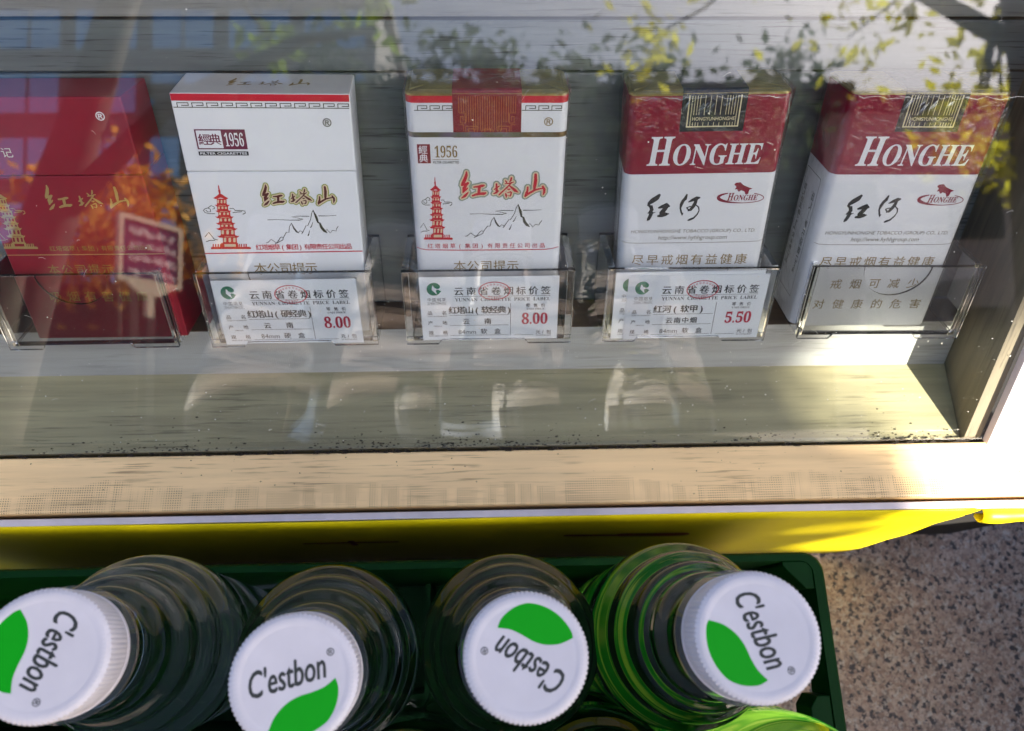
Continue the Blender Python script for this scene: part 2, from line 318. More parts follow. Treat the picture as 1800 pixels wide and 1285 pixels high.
PGP=[[[10.46,33.98],[11.14,34.41],[11.86,35.19],[12.76,35.83],[11.97,36.18],[10.55,35.56],[8.93,36.08],[8.3,35.69],[9.58,34.82]],[[9.31,35.91],[12.11,35.93],[11.89,38.1],[9.03,38.08]],[[8.28,38.11],[8.93,38.2],[9.08,37.78],[11.9,37.8],[12.13,38.23],[12.82,38.15],[12.12,38.87],[10.39,39.03],[8.88,38.8]],[[8.99,38.42],[12.15,38.44],[11.99,40.24],[8.78,40.22]],[[8.13,40.26],[8.79,40.35],[8.83,39.92],[12.01,39.94],[12.26,40.37],[12.95,40.29],[12.24,41.02],[10.38,41.18],[8.74,40.95]],[[8.98,40.56],[12.45,40.59],[12.29,42.46],[8.76,42.42]],[[7.77,42.46],[8.43,42.55],[8.82,42.12],[12.3,42.15],[12.59,42.59],[13.29,42.51],[12.58,43.24],[10.36,43.4],[8.38,43.16]],[[8.87,42.77],[12.56,42.81],[12.36,44.86],[8.62,44.83]],[[7.57,44.86],[8.23,44.96],[8.68,44.52],[12.37,44.56],[12.71,45.0],[13.4,44.92],[12.69,45.66],[10.32,45.81],[8.18,45.57]],[[8.73,45.18],[12.73,45.22],[12.59,46.92],[8.55,46.88]],[[7.31,46.91],[7.98,47.01],[8.6,46.57],[12.61,46.61],[13.0,47.06],[13.7,46.98],[12.99,47.73],[10.34,47.88],[7.92,47.63]],[[8.66,47.24],[12.77,47.28],[12.49,49.83],[8.32,49.78]],[[7.18,49.81],[7.85,49.91],[8.38,49.47],[12.51,49.51],[13.16,49.97],[13.86,49.89],[13.14,50.65],[10.35,50.79],[7.79,50.54]],[[8.83,50.14],[12.96,50.19],[12.69,52.75],[8.49,52.7]],[[8.0,52.6],[12.95,52.66],[12.84,54.49],[7.57,54.42]],[[4.62,54.29],[5.15,54.11],[16.17,54.26],[16.63,54.54],[16.52,55.19],[4.58,55.02]],[[5.16,54.16],[5.38,52.97],[5.73,52.98],[5.52,54.16]],[[5.89,54.17],[6.11,52.98],[6.46,52.99],[6.25,54.17]],[[6.64,54.18],[6.86,52.99],[7.21,53.0],[7.0,54.18]],[[7.34,54.19],[7.55,53.0],[7.9,53.01],[7.69,54.19]],[[12.96,54.26],[13.15,53.08],[13.51,53.08],[13.31,54.27]],[[13.59,54.27],[13.79,53.09],[14.15,53.09],[13.95,54.28]],[[14.39,54.28],[14.58,53.1],[14.94,53.1],[14.75,54.29]],[[15.03,54.29],[15.22,53.1],[15.58,53.11],[15.39,54.3]]]
PGW=[[[8.85,53.07],[12.21,53.11],[12.12,54.16],[8.74,54.11]],[[9.4,36.46],[9.58,36.36],[9.79,36.3],[9.87,36.51],[9.71,37.48],[9.48,37.61],[9.22,37.44]],[[10.38,36.47],[10.57,36.36],[10.77,36.3],[10.85,36.51],[10.7,37.49],[10.46,37.62],[10.2,37.44]],[[11.29,36.48],[11.47,36.37],[11.68,36.31],[11.76,36.52],[11.61,37.5],[11.37,37.62],[11.12,37.45]],[[9.16,38.97],[9.37,38.87],[9.6,38.81],[9.69,39.02],[9.61,39.62],[9.35,39.75],[9.05,39.57]],[[10.22,38.98],[10.43,38.88],[10.65,38.81],[10.75,39.03],[10.67,39.63],[10.41,39.76],[10.11,39.58]],[[11.19,38.99],[11.4,38.88],[11.62,38.82],[11.72,39.04],[11.64,39.64],[11.38,39.76],[11.08,39.59]],[[9.47,38.42],[11.58,38.44],[11.44,38.58],[9.57,38.57]],[[9.09,41.13],[9.32,41.02],[9.56,40.96],[9.67,41.17],[9.59,41.82],[9.3,41.95],[8.97,41.77]],[[10.37,41.14],[10.6,41.03],[10.85,40.97],[10.96,41.19],[10.87,41.83],[10.58,41.96],[10.26,41.79]],[[11.44,41.15],[11.67,41.04],[11.92,40.98],[12.03,41.19],[11.94,41.84],[11.66,41.97],[11.33,41.8]],[[9.46,40.57],[11.87,40.59],[11.73,40.74],[9.57,40.72]],[[9.03,43.34],[9.27,43.24],[9.53,43.17],[9.65,43.39],[9.53,44.22],[9.23,44.35],[8.88,44.17]],[[10.38,43.35],[10.62,43.25],[10.88,43.18],[11.0,43.4],[10.88,44.24],[10.58,44.36],[10.23,44.18]],[[11.53,43.37],[11.76,43.26],[12.03,43.2],[12.14,43.41],[12.03,44.25],[11.73,44.37],[11.38,44.2]],[[9.36,42.78],[11.97,42.8],[11.83,42.95],[9.47,42.93]],[[9.01,45.76],[9.27,45.65],[9.55,45.59],[9.68,45.81],[9.63,46.27],[9.3,46.4],[8.93,46.22]],[[10.29,45.77],[10.54,45.66],[10.83,45.6],[10.96,45.82],[10.91,46.28],[10.58,46.41],[10.2,46.23]],[[11.64,45.78],[11.9,45.68],[12.18,45.61],[12.32,45.83],[12.27,46.3],[11.94,46.43],[11.56,46.25]],[[9.22,45.19],[12.14,45.22],[12.0,45.37],[9.33,45.34]],[[8.84,47.82],[9.1,47.71],[9.39,47.64],[9.53,47.87],[9.33,49.16],[8.99,49.29],[8.61,49.11]],[[10.28,47.83],[10.55,47.72],[10.84,47.66],[10.97,47.89],[10.78,49.18],[10.45,49.31],[10.06,49.13]],[[11.69,47.85],[11.95,47.74],[12.25,47.68],[12.38,47.9],[12.2,49.2],[11.86,49.33],[11.47,49.14]],[[9.15,47.24],[12.18,47.27],[12.04,47.43],[9.26,47.4]],[[9.07,50.73],[9.33,50.62],[9.63,50.56],[9.76,50.79],[9.55,52.21],[9.21,52.34],[8.82,52.16]],[[10.48,50.75],[10.75,50.64],[11.04,50.58],[11.18,50.8],[10.97,52.23],[10.62,52.36],[10.23,52.17]],[[11.85,50.77],[12.11,50.66],[12.41,50.59],[12.55,50.82],[12.34,52.25],[12.0,52.38],[11.61,52.19]],[[9.32,50.15],[12.37,50.19],[12.23,50.34],[9.43,50.31]]]
PGS=[[[10.56,31.21,0.13],[10.52,31.94,0.19],[10.52,32.56,0.17],[10.51,32.94,0.34],[10.51,33.71,0.27],[10.49,34.24,0.19]]]
HH=[[[13.05,36.31,0.54],[12.33,37.33,0.93],[10.92,38.34,0.98],[9.65,39.51,0.66],[9.3,40.26,0.33]],[[9.59,40.41,0.33],[10.44,40.73,0.71],[10.83,42.09,0.72],[10.23,43.14,0.61],[9.56,43.43,0.22]],[[10.51,43.14,0.61],[11.35,43.37,0.28],[12.29,43.05,0.08]],[[10.8,43.3,0.72],[10.37,44.82,0.67],[9.9,45.88,0.61],[9.58,46.34,0.28]],[[13.37,41.29,0.39],[14.57,40.88,0.71],[16.15,40.22,0.88],[17.02,40.75,0.38]],[[16.21,40.82,0.71],[15.38,42.16,0.83],[14.53,43.36,0.88]],[[13.4,44.62,0.44],[14.62,44.34,0.78],[16.1,43.9,0.77],[17.19,43.77,0.17]],[[22.96,36.33,0.33],[22.58,37.8,0.65],[21.87,38.67,0.6],[21.34,40.16,0.6],[21.18,41.66,0.33],[21.67,43.18,0.33],[22.23,44.46,0.33],[22.4,43.55,0.11]],[[23.96,39.16,0.22],[25.24,38.43,0.6],[26.79,37.72,0.76],[27.59,37.58,0.38]],[[26.57,38.16,0.55],[26.34,39.64,0.66],[25.7,41.13,0.66],[24.88,42.32,0.55],[24.09,42.67,0.22]],[[23.46,41.45,0.22],[24.46,41.05,0.22],[25.53,40.89,0.16]],[[23.6,41.7,0.22],[24.33,42.37,0.33]],[[26.7,40.4,0.22],[27.77,41.31,0.27],[28.08,42.68,0.22],[27.57,44.18,0.28],[26.37,45.69,0.39],[25.06,46.28,0.44],[24.53,46.52,0.28]]]
EMB=[[[47.04,36.19,0.14],[48.05,36.41,0.14],[48.92,36.67,0.14],[49.63,36.96,0.14],[50.17,37.27,0.14],[50.52,37.59,0.14],[50.68,37.92,0.14],[50.63,38.24,0.14],[50.39,38.55,0.14],[49.95,38.84,0.14],[49.33,39.11,0.14],[48.54,39.35,0.14],[47.6,39.54,0.14],[46.53,39.69,0.14],[45.37,39.8,0.14],[44.13,39.86,0.14],[42.86,39.86,0.15],[41.57,39.81,0.19],[40.31,39.72,0.24],[39.11,39.57,0.3],[37.99,39.38,0.38],[36.98,39.15,0.45],[36.11,38.89,0.51],[35.4,38.6,0.56],[34.87,38.29,0.59],[34.53,37.97,0.6],[34.38,37.64,0.58],[34.44,37.32,0.55],[34.69,37.01,0.5],[35.14,36.72,0.43],[35.77,36.45,0.36],[36.56,36.22,0.29],[37.5,36.03,0.22]]]
BULL=[[[39.34,32.68],[39.89,31.99],[41.49,31.84],[42.63,32.91],[44.65,33.83],[46.11,34.29],[45.05,34.81],[44.89,36.31],[44.04,36.66],[43.35,35.4],[42.13,34.93],[41.41,35.54],[40.59,34.47],[39.8,34.63],[40.29,33.58]]]

def bbox(arts):
    p = [q for s in arts for q in s]; return min(q[0] for q in p), min(q[1] for q in p), max(q[0] for q in p), max(q[1] for q in p)
def fit(arts, x0, y0, x1, y1):
    a, b, c, d = bbox(arts); kx = (x1 - x0) / (c - a); ky = (y1 - y0) / (d - b); kr = (kx + ky) / 2
    return [[(x0 + (q[0] - a) * kx, y0 + (q[1] - b) * ky) + ((q[2] * kr,) if len(q) > 2 else ()) for q in s] for s in arts]

# ================================================================== the setting
def granite():
    m = bpy.data.materials.new('granite'); m.use_nodes = True; nt = m.node_tree; p = nt.nodes['Principled BSDF']
    tc = nt.nodes.new('ShaderNodeTexCoord'); o = tc.outputs['Object']
    def vor(sc):
        n = nt.nodes.new('ShaderNodeTexVoronoi'); n.inputs['Scale'].default_value = sc; n.inputs['Randomness'].default_value = 1
        wob = nt.nodes.new('ShaderNodeTexNoise'); wob.inputs['Scale'].default_value = sc * 1.2; nt.links.new(o, wob.inputs['Vector'])
        ad = nt.nodes.new('ShaderNodeVectorMath'); ad.operation = 'MULTIPLY_ADD'; ad.inputs[1].default_value = (.004, .004, .004)
        nt.links.new(wob.outputs['Color'], ad.inputs[0]); nt.links.new(o, ad.inputs[2]); nt.links.new(ad.outputs[0], n.inputs['Vector'])
        s = nt.nodes.new('ShaderNodeSeparateColor'); nt.links.new(n.outputs['Color'], s.inputs[0]); return s.outputs
    a = vor(520); b = vor(980)
    c = mix_col(nt, ramp(nt, a[0], .1, .9), (.28, .178, .132), (.45, .335, .265))
    c = mix_col(nt, ramp(nt, a[1], .80, .86, 0, .75), c, (.46, .40, .35))
    c = mix_col(nt, ramp(nt, b[0], .70, .80, 0, .8), c, (.13, .09, .075))
    c = mix_col(nt, ramp(nt, a[2], .83, .87, 0, .92), c, (.028, .026, .030))
    c = mix_col(nt, ramp(nt, noise(nt, o, 60, 4), .58, .68, 0, .5), c, (.05, .043, .042))
    nt.links.new(c, p.inputs['Base Color']); p.inputs['Roughness'].default_value = .5
    return m
g = MB(); g.poly([(-60, -60, 0), (60, -60, 0), (60, 60, 0), (-60, 60, 0)])
tag(g.build('ground', granite(), k=1), kind='structure')

# ================================================================== display case
SL, CL = math.sin(R_(35)), math.cos(R_(35))
UP = Vector((0, SL, CL)); OUT = Vector((0, -CL, SL)); O = Vector((0, 131.74, 138.08))
PANEL = frame(O, (1, 0, 0), -OUT, UP)                 # panel frame: x right, y into the panel, z up the slope
TG = R_(52); GU = Vector((0, math.cos(TG), math.sin(TG))); GN = Vector((0, -math.sin(TG), math.cos(TG)))
PANE = frame((0, 68, 134.4), (1, 0, 0), -GN, GU)      # pane frame: x right, y inwards, z up the pane
case = thing('display_case', 'slanted grey wood display case with a glass front over five cigarette packs', 'display case', Matrix.Translation((0, .09, 0)))
INV = Matrix.Translation((0, -.09, 0))
def cpart(mb, name, mats, mw=Matrix(), **k):
    o = mb.build(name, mats, **k); o.parent = case; o.matrix_basis = INV @ mw; return o
XL, XR = -300, 199
for u0, u1, mt in ((0, 96.0, 'wood'), (96.8, 113.8, 'wood'), (114.8, 190, 'wood_light')):
    b = MB(); b.box(XL, XR, .0 if u0 else .35, 9, u0, u1); cpart(b, 'back_board', M[mt], PANEL, bevel=.5)
b = MB(); b.box(XL, XR, 9.1, 12, -2, 190); cpart(b, 'backing', M['gap'], PANEL)
b = MB(); b.box(XL, XR, -20.3, 9, -30, -.3, 0, top=1); cpart(b, 'batten', [M['wood_pale'], M['wood_raw']], PANEL, bevel=.25)
b = MB(); b.box(XL, XR, 69.2, 112, 121, 131.8); cpart(b, 'floor_board', M['wood_low'])
b = MB(); b.box(XL, 262, 44.6, 66.9, 121, 134.8); cpart(b, 'bottom_rail', M['wood_rail'], bevel=.8)
b = MB(); b.box(XL, 262, 42.0, 150, 3, 120.5); cpart(b, 'carcass', M['gap'])
b = MB(); b.box(XL, 250, 40.2, 43.0, 121, 131.6)
o = cpart(b, 'edging_strip', M['edge'], bevel=.3)
side = [(69, 121), (69.2, 134.6), (68 + 205 * math.cos(TG), 133 + 205 * math.sin(TG)), (O.y + 190 * SL + 8, O.z + 190 * CL - 6), (150, 121)]
b = MB(); b.prism(side, XR + .2, XR + 7, 0); cpart(b, 'side_panel', M['wood_side'])
b = MB(); b.prism(side, XL - 7, XL - .2, 0); cpart(b, 'side_panel', M['wood_side'])
b = MB(); b.box(XL - 7, 230, 0, 3, 0, 206); cpart(b, 'glass_pane', M['pane'], PANE)
b = MB(); b.box(206.4, 236, -4, -.15, 0, 206); cpart(b, 'glazing_stile', M['edge'], PANE, bevel=.5)
b = MB(); b.box(XL - 7, 236, -4, 12, 206.2, 230); cpart(b, 'top_rail', M['wood_rail'], PANE, bevel=.8)
# dust on the pane and dirt swept against its foot
rnd = random.Random(5); b = MB()
for i in range(520):
    x = rnd.uniform(-190, 205); z = abs(rnd.gauss(25, 60)) % 165 + 3; r = rnd.choice((.08, .1, .13, .18, .28)); a0 = rnd.uniform(0, 6.28)
    b.poly([(x + r * rnd.uniform(.6, 1.3) * math.cos(a0 + q * 1.256), -.04, z + r * rnd.uniform(.6, 1.3) * math.sin(a0 + q * 1.256)) for q in range(5)])
for i in range(26):
    x = rnd.uniform(-190, 205); z = rnd.uniform(20, 150); a = rnd.uniform(-1.2, 1.2); l = rnd.uniform(1, 4); w = .05
    pts = [(x + l * t * math.cos(a), z + l * t * math.sin(a) + .4 * math.sin(t * 3)) for t in (0, .35, .7, 1)]
    for p, q in zip(pts, pts[1:]): b.poly([(p[0], -.04, p[1] - w), (q[0], -.04, q[1] - w), (q[0], -.04, q[1] + w), (p[0], -.04, p[1] + w)])
tag(cpart(b, 'dust', M['speck'], PANE), kind='stuff')
b = MB()
for i in range(620):
    cl = rnd.random(); x = rnd.uniform(-190, 204) if cl < .25 else rnd.choice((-62, -48, -20, -14, 5, 34, 168, 188, -125, -152, 110)) + rnd.gauss(0, 7)
    y = 69.3 + rnd.expovariate(.75 if cl < .8 else .3); r = rnd.choice((.1, .14, .2, .3)); a0 = rnd.uniform(0, 6.28); st = rnd.uniform(1, 3.2)
    if x > 203: continue
    b.rings([[(x + st * r * rnd.uniform(.7, 1.2) * math.cos(a0 + q * 1.256), y + r * math.sin(a0 + q * 1.256), 131.75 + h) for q in range(5)] for h in (0, r * .7)], False)
for i in range(150):
    x = rnd.uniform(-190, 204); y = 66.95 + rnd.uniform(-.2, .9); r = rnd.uniform(.2, .5)
    b.rings([[(x + 4 * r * rnd.uniform(.7, 1.2) * math.cos(q * 1.256), y + r * math.sin(q * 1.256), 134.3 + h) for q in range(5)] for h in (0, r * .8)], False)
for i in range(70):
    x = rnd.uniform(-190, 220); y = rnd.uniform(46, 66); r = rnd.choice((.1, .16, .25))
    b.rings([[(x + r * rnd.uniform(.7, 1.4) * math.cos(q * 1.256), y + r * math.sin(q * 1.256), 134.75 + h) for q in range(5)] for h in (0, r * .6)], False)
tag(cpart(b, 'dirt', M['crumb']), kind='stuff')
# yellow vinyl skirt hung in front of the carcass, wavy at its cut edge
b = MB(); nx = 60; rows = []
for j in range(9):
    t = j / 8; z = 131 * (1 - t) + 2 * t; row = []
    for i in range(nx + 1):
        x = XL + (XR + 3 - XL) * i / nx
        if i == nx: x += 1.2 * math.sin(j * 2.1) + .8 * math.sin(j * 5.3)
        y = 39.6 - 6.5 * t + .5 * math.sin(x * .06) * t + .35 * math.sin(x * .021 + t * 3)
        row.append((x, y, z))
    rows.append(row)
b.grid(rows)
sk = cpart(b, 'vinyl_skirt', M['yellow'], smooth=60)
sm = sk.modifiers.new('thickness', 'SOLIDIFY'); sm.thickness = .0005
# dark red print low on the skirt
sky_ = lambda u, v: 39.6 - 6.5 * v / 129 + .5 * math.sin(u * .06) * v / 129 + .35 * math.sin(u * .021 + v / 129 * 3)
ink = Ink(lambda u, v, l: (u, sky_(u, v) - .35 - l, 131 - v))
for x0, x1, y0, y1 in ((-86, -44, 52, 55), (-66, -63, 49, 62), (36, 60, 46, 51), (62, 88, 43, 52)):
    n = 8; ink.stroke([(x0 + (x1 - x0) * q / n, (y0 + y1) / 2, min(x1 - x0, y1 - y0) / 2) for q in range(n + 1)] if x1 - x0 > y1 - y0 else [((x0 + x1) / 2, y0 + (y1 - y0) * q / n, (x1 - x0) / 2) for q in range(n + 1)], 'redprint')
o = ink.build("banner_print", None); o.parent = case; o.matrix_basis = INV
# curled end of clear film at the right end of the skirt
b = MB(); rs = []
for i in range(13):
    x = 205 + i * 4; r = 3.6 + .5 * math.sin(i); rs.append([(x, 38.5 - r * math.cos(a) * (1 + .02 * i), 124 + r * math.sin(a)) for a in [R_(-100 + 24 * q) for q in range(14)]])
b.grid(rs)
cpart(b, 'film_curl', M['yellow'], smooth=60).modifiers.new('thickness', 'SOLIDIFY').thickness = .0004

# ================================================================== acrylic holders
HX = (-154.6, -76.3, .4, 78.7, 158.0)
def holder(cx, label, yaw=0):
    h = thing('pack_holder', label, 'holder', PANEL @ Matrix.Translation((cx * K, 0, 0)) @ Matrix.Rotation(R_(yaw), 4, 'Z'), 'clear acrylic pack holders')
    a = M['acrylic']; W = 32.6
    b = MB(); b.box(-W, W, -2.6, -.25, .3, 32.6); b.build('back_plate', a, h, bevel=.25)
    for s in (-1, 1):
        b = MB(); x0, x1 = sorted((s * W, s * (W - 2.6)))
        b.prism([(-2.65, .3), (-2.65, 32.6), (-29.1, 33.0), (-29.1, .3)], x0, x1, 0); b.build('side_wall', a, h, bevel=.25)
    foot = [(-W, .3), (-20, .3), (-18.5, 2.4), (14, 2.4), (15.5, .3), (W, .3)]
    notch = [(W, 32.3), (13, 32.3)] + [(13 * math.cos(q), 32.3 - 12.4 * math.sin(q)) for q in [R_(180 * i / 24) for i in range(1, 24)]] + [(-13, 32.3), (-W, 32.3)]
    b = MB(); b.prism([(x, z + (2.6 if z < 2 else .6)) for x, z in foot] + notch, -30.2, -29.2, 1); b.build('slot_plate', a, h, bevel=.15)
    b = MB(); b.prism(foot + [(W, 33.5), (-W, 33.5)], -32.6, -30.9, 1); b.build('front_plate', a, h, bevel=.25)
    b = MB(); b.box(-W + 2.7, W - 2.7, -29.1, -2.7, .5, 2.9); b.build('base_plate', a, h, bevel=.2)
    return h
for cx, lb, yw in zip(HX, ('clear acrylic holder of the dark red pack at the left edge', 'clear acrylic holder of the white hard pack, card lettered with a hard box', 'middle clear acrylic holder, under the white soft pack with a maroon seal', 'clear acrylic holder with two overlapping price cards', 'clear acrylic holder without any card, nearest the right side wall'), (.6, .4, 0, -.5, -1.0)):
    holder(cx, lb, yw)

# ================================================================== price cards (between front plate and pack)
def price_card(corners, w, name1, name2, name3, price, label, group='white price cards in the holders'):
    (ax, au), (bx, bu), (cx, cu), (dx, du) = corners       # TL TR BR BL in the panel frame
    W = ((bx - ax) + (cx - dx)) / 2; Hh = ((au - du) + (bu - cu)) / 2; ang = math.atan2((bu - au) + (cu - du), (bx - ax) + (cx - dx))
    c = thing('price_card', label, 'price card', PANEL @ Matrix.Translation(((dx + cx) / 2 * K, -w * K, (du + cu) / 2 * K + .0006)) @ Matrix.Rotation(-ang, 4, 'Y'), group)
    b = MB(); b.box(-W / 2, W / 2, -.1, .1, 0, Hh); b.build('card', M['paper'], c)
    i = Ink(lambda u, v, l: ((u - .5) * W, -.1 - l, Hh * (1 - v)), .012); kx, ky = 1, 1
    X = lambda f: f * W; Y = lambda f: f * Hh
    i.put = lambda u, v, l: (u - W / 2, -.1 - l, Hh - v)
    # tobacco emblem: green C with a pale leaf
    ex, ey, er = X(.105), Y(.185), X(.052)
    i.stroke([(ex + er * .62 * math.cos(R_(a)), ey + er * .62 * math.sin(R_(a)), er * .42 * (1 - .25 * max(0, math.cos(R_(a - 20))))) for a in range(38, 325, 14)], 'green')
    i.poly([(ex + er * .98, ey + er * .30), (ex + er * .2, ey + er * 1.02), (ex + er * .05, ey + er * .5), (ex + er * .5, ey + er * .2)], 'green')
    i.stroke([(ex - er * .2, ey - er * .55, .12), (ex - er * .12, ey, er * .26), (ex + er * .28, ey + er * .72, .1)], 'paper')
    i.chars('中国烟草', X(.05), X(.185), Y(.315), Y(.375), 'ink'); i.text('CHINA TOBACCO', X(.055), Y(.393), X(.182), Y(.415), 'ink', .01)
    for y in (.383, .425): i.line([(X(.048), Y(y)), (X(.19), Y(y))], .1, 'ink')
    i.chars('云南省卷烟标价签', X(.245), X(.94), Y(.150), Y(.285), 'ink', .02)
    i.line([(X(.245), Y(.302)), (X(.94), Y(.302))], .17, 'ink')
    i.text('𝐘𝐔𝐍𝐍𝐀𝐍  𝐂𝐈𝐆𝐀𝐑𝐄𝐓𝐓𝐄  𝐏𝐑𝐈𝐂𝐄  𝐋𝐀𝐁𝐄𝐋', X(.25), Y(.325), X(.94), Y(.378), 'ink')
    # red oval check stamp
    sx, sy, rx, ry = X(.535), Y(.22), X(.112), Y(.135)
    ring = [(sx + rx * math.cos(R_(a)), sy + ry * math.sin(R_(a)), .2) for a in range(0, 361, 12)]
    i.stroke(ring, 'stampred'); st = '云南省烟草专卖局价格监督检查'
    for q, ch in enumerate(st[:9]):
        a = R_(205 + 130 * q / 8); i.chars(ch, sx + rx * .78 * math.cos(a) - .45, sx + rx * .78 * math.cos(a) + .45, sy + ry * .74 * math.sin(a) - .45, sy + ry * .74 * math.sin(a) + .5, 'stampred')
    for q, ch in enumerate(st[9:]):
        a = R_(125 - 70 * q / 4); i.chars(ch, sx + rx * .6 * math.cos(a) - .45, sx + rx * .6 * math.cos(a) + .45, sy + ry * .76 * math.sin(a) - .45, sy + ry * .76 * math.sin(a) + .5, 'stampred')
    for k, (a, b_, en, y) in enumerate((('品', '名', '𝐍𝐀𝐌𝐄 𝐎𝐅 𝐂𝐎𝐌𝐌𝐎𝐃𝐈𝐓𝐘', .52), ('产', '地', '𝐎𝐑𝐈𝐆𝐈𝐍', .68), ('规', '格', '𝐒𝐏𝐄𝐂𝐈𝐅𝐈𝐂𝐀𝐓𝐈𝐎𝐍', .84))):
        i.chars(a, X(.045), X(.08), Y(y), Y(y + .07), 'ink', .014); i.chars(b_, X(.15), X(.187), Y(y), Y(y + .07), 'ink', .014)
        i.text(en, X(.045 if k != 1 else .085), Y(y + .082), X(.187 if k != 1 else .145), Y(y + .1), 'ink')
    i.chars(name1, X(.2), X(.2 + .0575 * len(name1) + (.02 if len(name1) > 7 else .0)) if len(name1) > 7 else X(.59), Y(.45), Y(.575), 'black', .03)
    i.chars(name2, X(.30) if len(name2) < 4 else X(.30), X(.51) if len(name2) < 4 else X(.53), Y(.645), Y(.745), 'black', .026)
    i.text('84mm', X(.265), Y(.835), X(.395), Y(.905), 'ink'); i.chars(name3, X(.43), X(.58), Y(.815), Y(.91), 'ink', .014)
    for y in (.597, .762, .925): i.line([(X(.205), Y(y)), (X(.635), Y(y))], .16, 'ink')
    i.line([(X(.652), Y(.42)), (X(.652), Y(.93))], .18, 'ink')
    i.chars('零售价', X(.765), X(.905), Y(.42), Y(.48), 'ink', .014); i.text('𝐔𝐍𝐈𝐓 𝐏𝐑𝐈𝐂𝐄', X(.77), Y(.495), X(.9), Y(.522), 'ink')
    i.text(price, X(.735), Y(.57), X(.925), Y(.755), 'price', .012)
    i.line([(X(.68), Y(.93)), (X(.82), Y(.93))], .16, 'ink')
    i.chars('元/包', X(.84), X(.955), Y(.85), Y(.92), 'ink', .014); i.text('𝐘𝐔𝐀𝐍/𝐏𝐀𝐂𝐊𝐄𝐓', X(.84), Y(.932), X(.955), Y(.952), 'ink')
    i.build('lettering', c)
    return c
price_card(((-102.0, 29.1), (-48.2, 29.6), (-49.3, 0.3), (-103.3, .3)), 30.6, '红塔山(硬经典)', '云  南'.replace('  ', ' '), '硬 盒', '𝟖.𝟎𝟎', 'price card reading 8.00 for the hard box, under the white hard pack')
price_card(((-25.3, 29.6), (27.5, 30.1), (27.6, 1.1), (-25.9, 1.3)), 30.6, '红塔山(软经典)', '云 南', '软 盒', '𝟖.𝟎𝟎', 'price card reading 8.00 for the soft box, under the pack with a maroon seal')
price_card(((54.0, 29.3), (107.2, 30.0), (108.7, .6), (53.6, .4)), 30.72, '红河(软甲)', '云南中烟', '软 盒', '𝟓.𝟓𝟎', 'price card reading 5.50, lying in front of another card')
price_card(((49.5, 30.6), (105.5, 31.6), (107.0, .9), (48.5, .8)), 30.42, '红河(软甲)', '云南中烟', '软 盒', '𝟓.𝟓𝟎', 'price card mostly hidden behind the 5.50 card, its left edge showing')

# ================================================================== cigarette packs
def pack_frame(p, s, h, t):
    l = R_(p[3]); r = Vector((1, 0, 0)); up = Vector((0, math.sin(l), math.cos(l))); n = Vector((0, -math.cos(l), math.sin(l)))
    a = R_(p[5]); r, up = r * math.cos(a) + up * math.sin(a), up * math.cos(a) - r * math.sin(a)
    b = R_(p[4]); r, n = r * math.cos(b) + n * math.sin(b), n * math.cos(b) - r * math.sin(b)
    base = Vector(p[:3]) - (up * h + n * t / 2) * s - OUT * 1.2
    return frame(base, r, -n, up) @ Matrix.Scale(s, 4)
def greek(i, x0, x1, y0, y1, m, n, w=.28):
    p = (x1 - x0) / n; a = y0 + w / 2; b = y1 - w / 2; mid = (a + b) / 2 + .1
    for q in range(n):
        x = x0 + q * p
        i.line([(x, b), (x + p * .25, b), (x + p * .25, a)], w, m); i.line([(x + p * .25, a), (x + p, a), (x + p, mid)], w, m); i.line([(x + p, mid), (x + p * .55, mid)], w, m)
        i.line([(x + p * .25, b), (x + p, b)], w * .9, m)
def scenery(i, bx, by, m_line, m_pag, m_win, bm):
    """pagoda in box bx, clouds beside it, mountains in box bm"""
    a = bbox(PGP + [[q[:2] for q in PGS[0]]]); kx = (bx[1] - bx[0]) / (a[2] - a[0]); ky = (by[1] - by[0]) / (a[3] - a[1])
    i.T = lambda u, v: (bx[0] + (u - a[0]) * kx, by[0] + (v - a[1]) * ky)
    for s in PC: i.stroke(s, m_line)
    for s in PGS: i.stroke(s, m_pag)
    for s in PGP: i.poly(s, m_pag)
    for s in PGW: i.poly(s, m_win)
    i.T = lambda u, v: (u, v)
    if bm:
        for s in fit(MT, *bm): i.stroke(s, m_line)
def round_rect(w, t, r, n=5, g=0):
    pts = []
    for cx, cy, a0 in ((w / 2 - r, -t / 2 + r, -90), (w / 2 - r, t / 2 - r, 0), (-w / 2 + r, t / 2 - r, 90), (-w / 2 + r, -t / 2 + r, 180)):
        for q in range(n + 1):
            a = R_(a0 + 90 * q / n); pts.append((cx + (r + g) * math.cos(a), cy + (r + g) * math.sin(a)))
    return pts
def calligraphy(i, box, ink, halos):
    st = fit(CAL, *box)
    for m, gr in halos:
        for s in st: i.stroke(s, m, gr)
    for s in st: i.stroke(s, ink)

